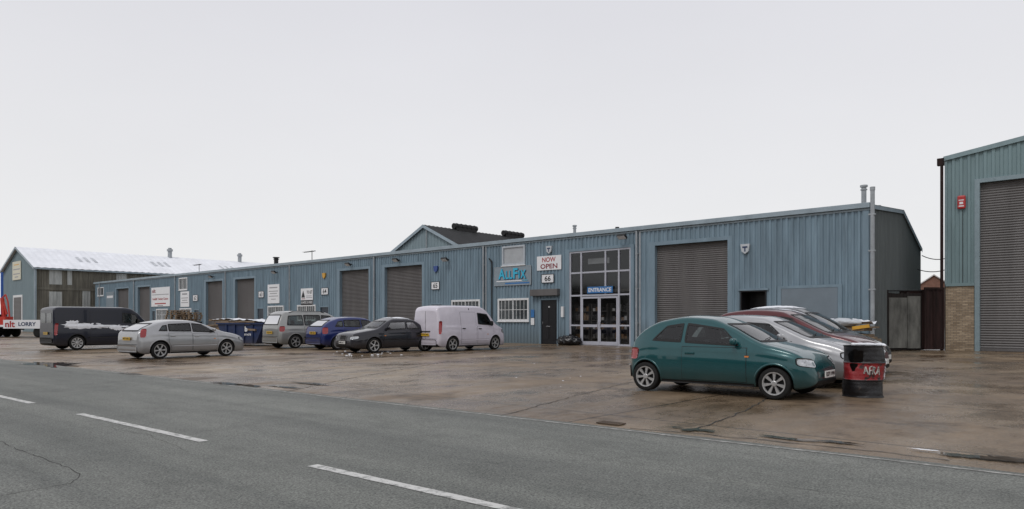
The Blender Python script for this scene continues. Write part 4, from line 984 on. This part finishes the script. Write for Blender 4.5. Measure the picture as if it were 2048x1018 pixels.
ka=make_car('parked_car','small teal three door hatchback nearest the road with rounded roof',dict(L=3.52,W=1.64,r=.272,xr=.45,wb=2.446,paint=teal,
  top=[(0,.62),(.03,.82),(.12,.98),(.36,1.19),(.70,1.335),(1.20,1.405),(1.65,1.375),(2.05,1.24),(2.66,.95),(3.0,.86),(3.25,.77),(3.42,.64),(3.50,.50),(3.52,.42)],
  belt=[(0,.80),(.6,.92),(1.6,.89),(2.6,.84),(3.1,.76),(3.52,.60)],windows=[[(.58,.975),(1.16,.95),(1.16,1.275),(.86,1.225)],[(1.26,.945),(2.28,.905),(1.94,1.18),(1.26,1.28)]],
  doors=[(1.21,2.43,.26,.865)],head=(.55,.71,-.17,.18),tail=(.60,.82,-.05,.16),mirror=(2.22,.93),mirmat=teal,screen=(.62,.975,.50,1.28),rear=(.50,.98,.42,1.2),grille=[(.50,.24,.33)],hmat=teal,fk=.12,rk=.18,fe=.32,re=.32,tum=.36,wheel='7',arch=1.15,fpz=.43,rpz=.64,rbump=(.24,.46),bmat=dark_m,reg='R371 VVH',bon=(2.68,3.22)))
place(ka,'r',-1,1292,781,-40.5)
fi=make_car('parked_car','silver hatchback parked second from the road beside the teal car',dict(L=3.85,W=1.64,r=.285,xr=.60,wb=2.46,paint=silver,
  top=[(0,.55),(.03,.85),(.12,1.0),(.4,1.26),(.7,1.38),(1.3,1.43),(1.9,1.40),(2.25,1.27),(2.95,.98),(3.4,.87),(3.68,.74),(3.8,.60),(3.85,.42)],
  belt=[(0,.85),(.8,.95),(2.7,.9),(3.85,.62)],windows=[[(.55,.99),(1.2,.985),(1.2,1.30),(.72,1.26)],[(1.28,.98),(2.5,.95),(2.1,1.26),(1.28,1.31)]],doors=[(1.25,2.62,.28,.92)],
  head=(.56,.72,-.17,.2),tail=(.65,.95,-.03,.15),mirror=(2.42,.97),screen=(.62,1.0,.5,1.32),rear=(.55,1.0,.45,1.24),grille=[(.36,.58,.66),(.45,.26,.36)],strip=.5,stripmat=silver,fe=.3,wheel='s',bon=(2.95,3.6)))
nose=Vector((5.57,12.36)); d_=Vector((.7493,-.6623)); n_=Vector((.6623,.7493))
def place_nose(root,Lc,p,deg):
    c,s=math.cos(R(deg)),math.sin(R(deg)); root.location=(p.x-c*Lc,p.y-s*Lc,.002); root.rotation_euler=(0,0,R(deg)); del root['_w']
place_nose(fi,3.85,nose+n_*2.15+d_*.12,-41.5)
rd=make_car('parked_car','dark red hatchback parked third from the road',dict(L=4.1,W=1.70,r=.30,xr=.68,wb=2.55,paint=red_p,
  top=[(0,.6),(.03,.95),(.12,1.1),(.4,1.40),(.7,1.54),(1.4,1.60),(2.0,1.56),(2.35,1.42),(3.15,1.05),(3.6,.93),(3.9,.79),(4.05,.6),(4.1,.45)],
  belt=[(0,.9),(.8,1.0),(2.9,.95),(4.1,.66)],windows=[[(.6,1.05),(1.1,1.04),(1.1,1.41),(.78,1.37)],[(1.18,1.04),(1.95,1.03),(1.95,1.44),(1.18,1.43)],[(2.03,1.03),(2.75,1.0),(2.3,1.38),(2.03,1.43)]],doors=[(1.14,1.98,.28,.97),(2.0,2.85,.28,.96)],
  head=(.62,.78,-.17,.22),tail=(.7,1.0,-.03,.15),mirror=(2.65,1.04),screen=(.64,1.07,.52,1.48),rear=(.55,1.05,.45,1.36),grille=[(.4,.6,.7),(.45,.28,.38)],fe=.3,bon=(3.15,3.85),snow=[(1.5,.45,.7,.12,3)]))
place_nose(rd,4.1,nose+n_*4.35-d_*.15,-41.5)
gy=make_car('parked_car','dark grey car with snow along its roof, farthest of the right hand group',dict(L=4.15,W=1.74,r=.31,xr=.7,wb=2.55,paint=greyp,
  top=[(0,.6),(.03,1.0),(.12,1.15),(.4,1.5),(.7,1.63),(1.5,1.68),(2.1,1.64),(2.5,1.46),(3.2,1.04),(3.6,.90),(3.9,.76),(4.1,.6),(4.15,.45)],
  belt=[(0,.9),(.8,1.02),(3.0,.95),(4.15,.64)],windows=[[(.6,1.08),(1.12,1.07),(1.12,1.48),(.8,1.44)],[(1.2,1.06),(2.0,1.05),(2.0,1.52),(1.2,1.51)],[(2.08,1.05),(2.85,1.02),(2.4,1.46),(2.08,1.51)]],doors=[(1.16,2.03,.28,.99),(2.05,2.93,.28,.96)],
  head=(.60,.76,-.17,.22),tail=(.7,1.05,-.03,.15),mirror=(2.75,1.06),screen=(.66,1.08,.54,1.55),rear=(.55,1.08,.45,1.42),grille=[(.4,.56,.66),(.45,.28,.38)],fe=.3,bon=(3.2,3.9),snow=[(1.4,0,.75,.4,8)]))
place_nose(gy,4.15,nose+n_*6.5-d_*.6,-41.5)
wv=make_car('parked_van','white panel van parked nose in towards the building',dict(cat='van',L=4.28,W=1.80,r=.315,xr=.78,wb=2.66,paint=vwhite,
  top=[(0,1.72),(.03,1.80),(.10,1.88),(.3,1.93),(1.2,1.96),(2.5,1.96),(2.8,1.88),(3.0,1.75),(3.55,1.18),(3.95,1.02),(4.15,.88),(4.25,.7),(4.28,.5)],
  belt=[(0,1.12),(3.1,1.10),(3.6,1.04),(4.28,.7)],tum=.10,curv=.10,rk=.05,re=.10,rc=.08,windows=[[(2.36,1.17),(3.28,1.12),(2.95,1.60),(2.36,1.66)]],doors=[(1.28,2.22,.32,1.70),(2.28,3.32,.30,1.08)],
  head=(.74,.92,-.17,.22),tail=(.75,1.3,.04,.16),tphi=35,mirror=(3.1,1.16),mirmat=dark_m,screen=(.68,1.22,.6,1.76),rbump=(.28,.52),bmat=vwhite,grille=[(.4,.55,.7)],strip=.46,stripmat=vwhite,wheel='5',fe=.28,rpz=.72,reg='KX53 NPJ',bon=(3.6,4.1)))
place(wv,'r',-1,905,703,48.5,1.02)
g=MB(); g.box(-.008,-.002,-.006,.006,.55,1.72); g.build('rear_door_seam',dark_m,wv)
g=MB(); g.box(-.03,-.0,-.3,.3,.84,.88); g.build('rear_handle_strip',dark_m,wv)
vo=make_car('parked_car','dark plum saloon with snowy roof facing the road beside the white van',dict(L=4.5,W=1.72,r=.31,xr=.95,wb=2.56,paint=vblack,
  top=[(0,.6),(.03,.88),(.12,.98),(.7,1.03),(.95,1.08),(1.45,1.37),(1.8,1.43),(2.4,1.43),(2.65,1.36),(3.35,1.0),(3.9,.90),(4.3,.82),(4.45,.72),(4.5,.5)],
  belt=[(0,.88),(.8,.96),(3.2,.9),(4.5,.7)],windows=[[(1.22,1.0),(1.85,.99),(1.85,1.30),(1.52,1.29)],[(1.93,.99),(2.95,.96),(2.6,1.28),(1.93,1.31)]],doors=[(1.2,1.9,.28,.93),(1.92,3.05,.28,.92)],
  head=(.56,.72,-.15,.2),tail=(.62,.9,-.03,.15),mirror=(2.85,1.0),screen=(.62,1.03,.52,1.33),rear=(.55,1.10,.48,1.32),grille=[(.25,.56,.72),(.5,.24,.36)],fe=.2,strip=.5,wheel='5',snow=[(1.9,0,.6,.5,4),(.5,0,.3,.5,7)],fpz=.44,reg='R680 NCV',bon=(3.35,4.25)))
place(vo,'f',1,748,706,222)
ch=MB(); ch.box(4.5,4.512,-.27,.27,.72,.74); ch.box(4.5,4.512,-.27,.27,.545,.56); ch.box(4.5,4.512,-.27,-.255,.56,.72); ch.box(4.5,4.512,.255,.27,.56,.72); ch.build('grille_surround',chrome,vo)
hs=dict(L=4.15,W=1.72,r=.305,xr=.75,wb=2.6,
  top=[(0,.7),(.03,.92),(.12,1.05),(.6,1.32),(1.0,1.42),(1.6,1.45),(2.2,1.41),(2.5,1.30),(3.25,.98),(3.7,.88),(3.98,.74),(4.1,.6),(4.15,.45)],
  belt=[(0,.88),(.8,.98),(3.0,.9),(4.15,.65)],windows=[[(.62,1.04),(1.0,1.03),(1.0,1.29),(.8,1.24)],[(1.08,1.03),(1.9,1.01),(1.9,1.33),(1.08,1.31)],[(1.98,1.0),(2.85,.97),(2.4,1.29),(1.98,1.33)]],doors=[(1.04,1.93,.28,.95),(1.95,2.92,.28,.93)],
  head=(.6,.75,-.17,.22),tail=(.72,1.0,-.06,.17),mirror=(2.75,1.02),screen=(.64,1.02,.52,1.33),rear=(.58,1.04,.47,1.32),grille=[(.4,.55,.65)],fe=.3,strip=.5,rbump=(.26,.52))
bl=dict(hs); bl.update(paint=bluep,bmat=bluep,wheel='s',reg='X285 RDX'); bcar=make_car('parked_car','bright blue hatchback between the silver people carrier and the dark saloon',bl); place(bcar,'r',-1,676,700,44,1.04)
fo=dict(hs); fo.update(L=4.34,W=1.82,r=.32,xr=.76,wb=2.66,paint=silver,wheel='6',strip=.46,stripmat=silver,reg='HF57 EKU',hmat=silver,
  top=[(0,.7),(.02,.93),(.10,1.04),(.45,1.22),(.85,1.355),(1.45,1.42),(2.05,1.40),(2.5,1.29),(3.35,.98),(3.85,.88),(4.16,.75),(4.30,.6),(4.34,.45)],belt=[(0,.90),(.8,.98),(3.1,.91),(4.34,.67)],
  windows=[[(.72,1.045),(1.03,1.035),(1.03,1.245),(.90,1.215)],[(1.11,1.03),(1.96,1.01),(1.96,1.31),(1.11,1.275)],[(2.04,1.0),(2.95,.965),(2.42,1.26),(2.04,1.305)]],doors=[(1.07,1.99,.28,.955),(2.01,3.04,.28,.93)],mirror=(2.84,1.02),screen=(.66,1.02,.54,1.31),rear=(.60,1.04,.52,1.31),tail=(.80,1.12,-.02,.16),rbump=(.26,.52),bmat=silver)
fcar=make_car('parked_car','silver five door hatchback standing alone in the middle of the yard at left',fo); place(fcar,'r',-1,320,718,54,.95)
ga=dict(L=4.62,W=1.81,r=.32,xr=.82,wb=2.84,paint=silver2,
  top=[(0,.9),(.02,1.05),(.08,1.25),(.3,1.62),(.5,1.72),(1.5,1.75),(2.5,1.72),(2.85,1.6),(3.65,1.10),(4.1,.96),(4.45,.78),(4.58,.6),(4.62,.45)],
  belt=[(0,1.0),(3.2,1.0),(4.62,.7)],tum=.22,windows=[[(.42,1.1),(1.25,1.09),(1.25,1.56),(.55,1.53)],[(1.33,1.09),(2.2,1.08),(2.2,1.57),(1.33,1.57)],[(2.28,1.08),(3.25,1.04),(2.75,1.53),(2.28,1.57)]],doors=[(1.29,2.23,.28,1.02),(2.25,3.3,.28,1.01)],
  head=(.64,.82,-.17,.22),tail=(.8,1.05,-.05,.18),mirror=(3.05,1.1),screen=(.68,1.15,.56,1.64),rear=(.66,1.12,.58,1.58),grille=[(.4,.6,.7)],fe=.3,strip=.5,rails=(.6,2.5),wheel='5',rbump=(.27,.55),bmat=silver2,reg='V624 FVW')
gcar=make_car('parked_car','grey silver people carrier with roof rails beside the blue skip',ga); place(gcar,'r',-1,591,697,47,1.03)
tr=dict(cat='van',L=4.83,W=1.97,r=.335,xr=.95,wb=2.93,paint=navy,
  top=[(0,1.84),(.03,1.90),(.10,1.96),(.3,1.99),(3.0,2.0),(3.35,1.95),(3.6,1.8),(4.15,1.28),(4.5,1.12),(4.7,.98),(4.8,.8),(4.83,.5)],
  belt=[(0,1.2),(3.6,1.18),(4.2,1.1),(4.83,.75)],tum=.03,curv=.02,rk=.04,re=.08,rc=.08,windows=[[(2.95,1.27),(3.85,1.2),(3.5,1.68),(2.95,1.74)]],doors=[(1.5,2.75,.34,1.75),(2.82,3.9,.32,1.15)],
  head=(.78,.95,-.17,.22),tail=(.7,1.25,.06,.16),tphi=35,mirror=(3.65,1.3),mirmat=dark_m,screen=(.75,1.32,.66,1.82),rearwins=[[(-.7,1.25),(-.08,1.25),(-.08,1.72),(-.68,1.72)],[(.08,1.25),(.7,1.25),(.68,1.72),(.08,1.72)]],rbump=(.34,.56),grille=[(.4,.6,.75)],strip=.55,lipmat=dark_m,fe=.28,rpz=.78,bon=(4.2,4.65),
  sidesnow=[(-1,1.55,1.12,1.15,.13,3),(-1,.75,1.20,.28,.17,13),(-1,2.75,1.02,.55,.12,21)],wheel='9',reg='LJ02 KYU')
tv=make_car('parked_van','dark navy panel van with smears of snow along its side',tr); place(tv,'r',-1,154,700,51,.985)
# ---------------- oil drum
dx,dy=G(1744,796)
dr=empty('oil_drum',(dx,dy+.3,0),0,'battered black oil drum with a red band and snow on its rim','oil drum')
def drum_mat(name,c1,c2,c3,p=.36):
    m=bpy.data.materials.new(name); m.use_nodes=True; nt=m.node_tree; N=nt.nodes; L=nt.links; b=N['Principled BSDF']
    tc=N.new('ShaderNodeTexCoord'); n=N.new('ShaderNodeTexNoise'); n.inputs['Scale'].default_value=6; n.inputs['Detail'].default_value=10; n.inputs['Roughness'].default_value=.75; L.new(tc.outputs['Object'],n.inputs[0])
    r=N.new('ShaderNodeValToRGB'); e=r.color_ramp.elements; e[0].position=p; e[0].color=c3+(1,); e[1].position=p+.05; e[1].color=c1+(1,); q=e.new(.62); q.color=c1+(1,); q=e.new(.68); q.color=c2+(1,)
    L.new(n.outputs[0],r.inputs[0]); L.new(r.outputs[0],b.inputs['Base Color']); b.inputs['Roughness'].default_value=.38
    bp=N.new('ShaderNodeBump'); bp.inputs['Strength'].default_value=.6; bp.inputs['Distance'].default_value=.03; L.new(n.outputs[0],bp.inputs['Height']); L.new(bp.outputs[0],b.inputs['Normal']); return m
blackdrum=drum_mat('drum_black',(.010,.010,.012),(.06,.045,.038),(.02,.018,.018)); reddrum=drum_mat('drum_red',(.27,.016,.020),(.38,.10,.09),(.02,.012,.012),.42)
dent=lambda r_,h,t: r_*(1+.12*pnoise(Vector((math.cos(t)*1.3,math.sin(t)*1.3,h*2.2)))+.06*pnoise(Vector((math.cos(t)*3.5,math.sin(t)*3.5,h*5)))) if r_>.05 else r_
mb=MB()
def drumprof(h0,h1,n=14):
    o=[]
    for i in range(n+1):
        h=lerp(h0,h1,i/n); rib=.012*math.exp(-((h-.3)/.014)**2)+.012*math.exp(-((h-.6)/.014)**2)+(.012 if h<.015 or h>.885 else 0)+.001*math.cos(h*75)
        o.append((.325+rib,h))
    return o
mb.lathe([(.0,.01)]+drumprof(0,.31,34),56,0,fn=dent); mb.lathe(drumprof(.31,.60,28),56,1,fn=dent); mb.lathe(drumprof(.60,.90,34)+[(.31,.90),(.305,.3),(0,.28)],56,0,fn=dent)
mb.build('drum_body',[blackdrum,reddrum],dr,True)
mb=MB(); n=30
for k in range(n):
    t=lerp(-.5,1.7,k/n); q=.03*(1+.5*pnoise(Vector((t*3,1,0)))); mb.sphere((.325*math.cos(t),.325*math.sin(t),.905),(.04,.04,q),0,8,6,.3)
for k in range(46):
    t=random.uniform(-.4,.2); z=random.uniform(.32,.88); rr_=dent(.325,z,t)+.005; mb.sphere((rr_*math.cos(t),rr_*math.sin(t),z),(.014,.05,.04),0,8,6,.4)
mb.build('snow',snow_m,dr,True)
mb=MB()
def dpt(t,z,r_=.328): 
    k=dent(r_,z,t); return (k*math.cos(t),k*math.sin(t),z)
strokes=[[(-2.0,.42),(-1.92,.54),(-1.80,.41)],[(-1.96,.46),(-1.84,.47)],[(-1.74,.40),(-1.73,.53),(-1.60,.55)],[(-1.73,.47),(-1.64,.48)],[(-1.56,.41),(-1.54,.54),(-1.44,.52),(-1.52,.47),(-1.40,.40)],[(-1.36,.42),(-1.27,.54),(-1.17,.40)],[(-1.32,.45),(-1.20,.46)]]
for s_ in strokes:
    for (a,b) in zip(s_[:-1],s_[1:]):
        for k in range(3): mb.tube(dpt(lerp(a[0],b[0],k/3),lerp(a[1],b[1],k/3)),dpt(lerp(a[0],b[0],(k+1)/3),lerp(a[1],b[1],(k+1)/3)),.012,5)
mb.build('graffiti',M('graffiti_paint',(.42,.40,.38),.5,0,.7,14),dr)
# ---------------- bin bags
for i,(s,off,r_) in enumerate(((15.55,-.35,.36),(15.05,-.45,.42),(14.75,-.3,.33))):
    mb=MB(); x,y,_=W2(-s,off); mb.sphere((0,0,r_*.62),(r_,r_*.9,r_*.68),0,26,18,.35); mb.tube((.03,0,r_*1.2),(.05,0,r_*1.45),.04,8,0,.09)
    o=mb.build('rubbish_bag',bag_m,None,True); o.location=(x,y,0)
    tag(o,['black rubbish bag, leftmost of those beside the glazed entrance','black rubbish bag, the middle and largest beside the glazed entrance','black rubbish bag nearest the glass entrance doors'][i],'rubbish bag','rubbish bags by the entrance')
# ---------------- skip
sx,sy=G(488,692)
sk=empty('skip',(sx,sy+1.2,0),R(-28),'dark blue rubbish skip loaded with snowy boards','skip')
mb=MB(); hw=.85
pf=[(-1.2,.12),(1.2,.12),(1.75,1.15),(-1.75,1.15)]
for y in (-hw,hw): mb.poly([(x,y,z) for x,z in pf])
for (a,b) in zip(pf,pf[1:]+pf[:1]):
    if a[1]>1 and b[1]>1: continue
    mb.quad((a[0],-hw,a[1]),(b[0],-hw,b[1]),(b[0],hw,b[1]),(a[0],hw,a[1]))
for x in (-1.0,-.35,.35,1.0):
    mb.box(x-.04,x+.04,-hw-.06,-hw-.001,.12,1.12)
mb.box(-1.8,1.8,-hw-.08,-hw+.02,1.15,1.24); mb.box(-1.8,1.8,hw-.02,hw+.08,1.15,1.24)
mb.build('skip_body',skip_m,sk)
text_mesh(sk,'b',.45,.66,.76,1.04,-hw-.066,sign_w,'lettering',.05); text_mesh(sk,'01473',.42,.92,.55,.66,-hw-.066,sign_w,'lettering',.03)
def slab_pile(name,label,cat,loc,rz,layers,wx,wy,z0,th,snow=True,jit=.05):
    t=empty(name,loc,rz,label,cat)
    mb=MB()
    for k in range(layers):
        T=Matrix.Translation((random.uniform(-.2,.2),random.uniform(-.12,.12),z0+k*th*1.15))@Matrix.Rotation(random.uniform(-.16,.16),4,'Z')@Matrix.Rotation(random.uniform(-jit,jit),4,'Y')
        mb.box(-wx/2*random.uniform(.55,1),wx/2*random.uniform(.55,1),-wy/2,wy/2,0,th*random.uniform(.5,1.1),0,T)
    mb.build('boards',wood_m,t)
    if snow:
        m2=MB(); rows=[]; zt=z0+layers*th*1.15
        for i in range(9):
            rows.append([(lerp(-wx*.42,wx*.42,j/14),lerp(-wy*.5,wy*.5,i/8),zt+.03+.10*pnoise(Vector((j*.6,i*.6,wx)))-.10*abs(j/7-1)**3) for j in range(15)])
        m2.grid(rows); m2.build('snow',snow_m,t,True)
    return t
slab_pile('board_pile','broken boards under snow heaped in the blue skip','boards',(sx,sy+1.2,0),R(-28),5,3.0,1.4,.85,.09,jit=.09)
x,y=G(412,689); slab_pile('board_pile','long low stack of snow covered boards behind the silver hatchback','boards',(x-.6,y+5,0),R(-35),11,3.2,1.2,.05,.11)
def pallet():
    mb=MB()
    for k in range(7): mb.box(-.6,.6,-.5+k*.152,-.5+k*.152+.09,.12,.142)
    for xx in (-.6,-.05,.5):
        mb.box(xx,xx+.1,-.5,.5,.098,.119); mb.box(xx,xx+.1,-.5,.5,0,.02)
        for yy in (-.5,-.06,.4): mb.box(xx,xx+.1,yy,yy+.1,.021,.097)
    return mb.build('pallet',wood_m)
pr=pallet(); first=True
for (px,nn,side) in ((355,5,'left'),(380,4,'right')):
    X=(px-CX)/F*48; zb=1.33
    cb=empty('stillage',(X,48,0),R(-35),'dark steel stillage carrying the %s pallet stack behind the silver hatchback'%side,'stillage')
    mb=MB(); mb.box(-.62,.62,-.52,.52,.12,1.3)
    for a in (-.6,.55):
        for b in (-.5,.45): mb.box(a,a+.06,b,b+.06,0,.119)
    mb.build('bin',dark_m,cb)
    for k in range(nn):
        o=pr if first else pr.copy()
        if not first: C.objects.link(o)
        first=False
        o.location=(X+random.uniform(-.05,.05),48+random.uniform(-.05,.05),zb+k*.147); o.rotation_euler=(0,0,R(-35)+random.uniform(-.12,.12)); tag(o,'weathered wooden pallet in the %s stack beyond the silver hatchback'%side,'pallet','pallets of the %s stack'%side)
x,y,_=W2(-.35,-1.5)
t=slab_pile('timber_stack','pile of timber and sheeting with snow on top behind the dark red car','timber stack',(x,y,0),AL,9,2.3,1.0,.1,.12,jit=.09)
mb=MB(); T=Matrix.Translation((-.95,-.6,1.2))@Matrix.Rotation(.12,4,'Y'); mb.box(-.4,.35,-.05,.03,-.1,.22,0,T); mb.build('blue_sheeting',bluesign,t)
mb=MB(); T=Matrix.Translation((.65,-.6,1.08))@Matrix.Rotation(-.15,4,'Y'); mb.box(-.3,.32,-.05,.03,-.05,.08,0,T); mb.build('yellow_bracket',alarm_y,t)
mb=MB(); mb.sphere((.1,-.5,1.28),(.55,.25,.14),0,16,8,.6); mb.build('pale_sheeting',alarm_w,t,True)
# ---------------- far left
tx,ty=(62-CX)/F*58,58
tt=empty('flatbed_trailer',(tx,ty,0),R(-12),'white flatbed trailer carrying a red and black lettered banner at far left','trailer')
mb=MB(); mb.box(-4.6,3.2,-1.2,1.2,.85,1.0); mb.box(-1.4,3.2,-1.25,-1.2,.72,1.42); mb.build('deck',sign_w,tt)
text_mesh(tt,'nlt',-1.2,-.25,.82,1.34,-1.26,red_m,'lettering',.03); text_mesh(tt,'LORRY',.1,1.8,.92,1.25,-1.26,navy_m,'lettering',.03)
for xx in (-3.5,-2.6,1.8,2.7):
    for yy in (-1.0,1.0):
        mb=MB(); mb.lathe([(0,-.14),(.3,-.14),(.43,-.1),(.43,.1),(.3,.14),(0,.14)],22,0,'y'); o=mb.build('wheel',tyre_m,tt,True); o.location=(xx,yy,.43)
cx_,cy_=(10-CX)/F*60,60
cr=empty('lorry_crane',(cx_,cy_,0),0,'red lorry mounted crane at the far left edge','crane')
mb=MB(); mb.box(-.3,.35,-.5,.5,.83,1.7); mb.tube((-.1,0,1.7),(-.25,0,3.3),.16,8); mb.tube((-.25,0,3.3),(.15,0,1.9),.1,8); mb.path([(-.25,0,3.3),(.05,0,3.6),(.25,0,3.0),(.4,0,1.6)],.06,8); mb.tube((.2,-.2,1.2),(.6,-.2,.75),.1,8); mb.build('crane_arm',crane_red,cr)
mb=MB(); mb.box(-3.5,.9,-1.1,1.1,.55,.82); mb.box(-1.2,-.4,-.8,.8,.83,1.9); mb.build('chassis',dark_m,cr)
mb=MB(); mb.box(-3.6,-1.6,-1.1,1.1,.83,2.6); mb.build('cab',crane_red,cr,bevel=.12)
for xx in (-2.6,.1):
    mb=MB(); mb.lathe([(0,-.15),(.3,-.15),(.46,-.1),(.46,.1),(.3,.15),(0,.15)],22,0,'y'); o=mb.build('wheel',tyre_m,cr,True); o.location=(xx,-.95,.46)
px_=(4-CX)/F*70
mb=MB(); mb.tube((0,0,0),(0,0,6.2),.12,8)
o=mb.build('blue_post',M('post_blue',(.02,.09,.35),.4)); o.location=(px_,70,0); tag(o,'tall blue post at the far left edge of the yard','post')
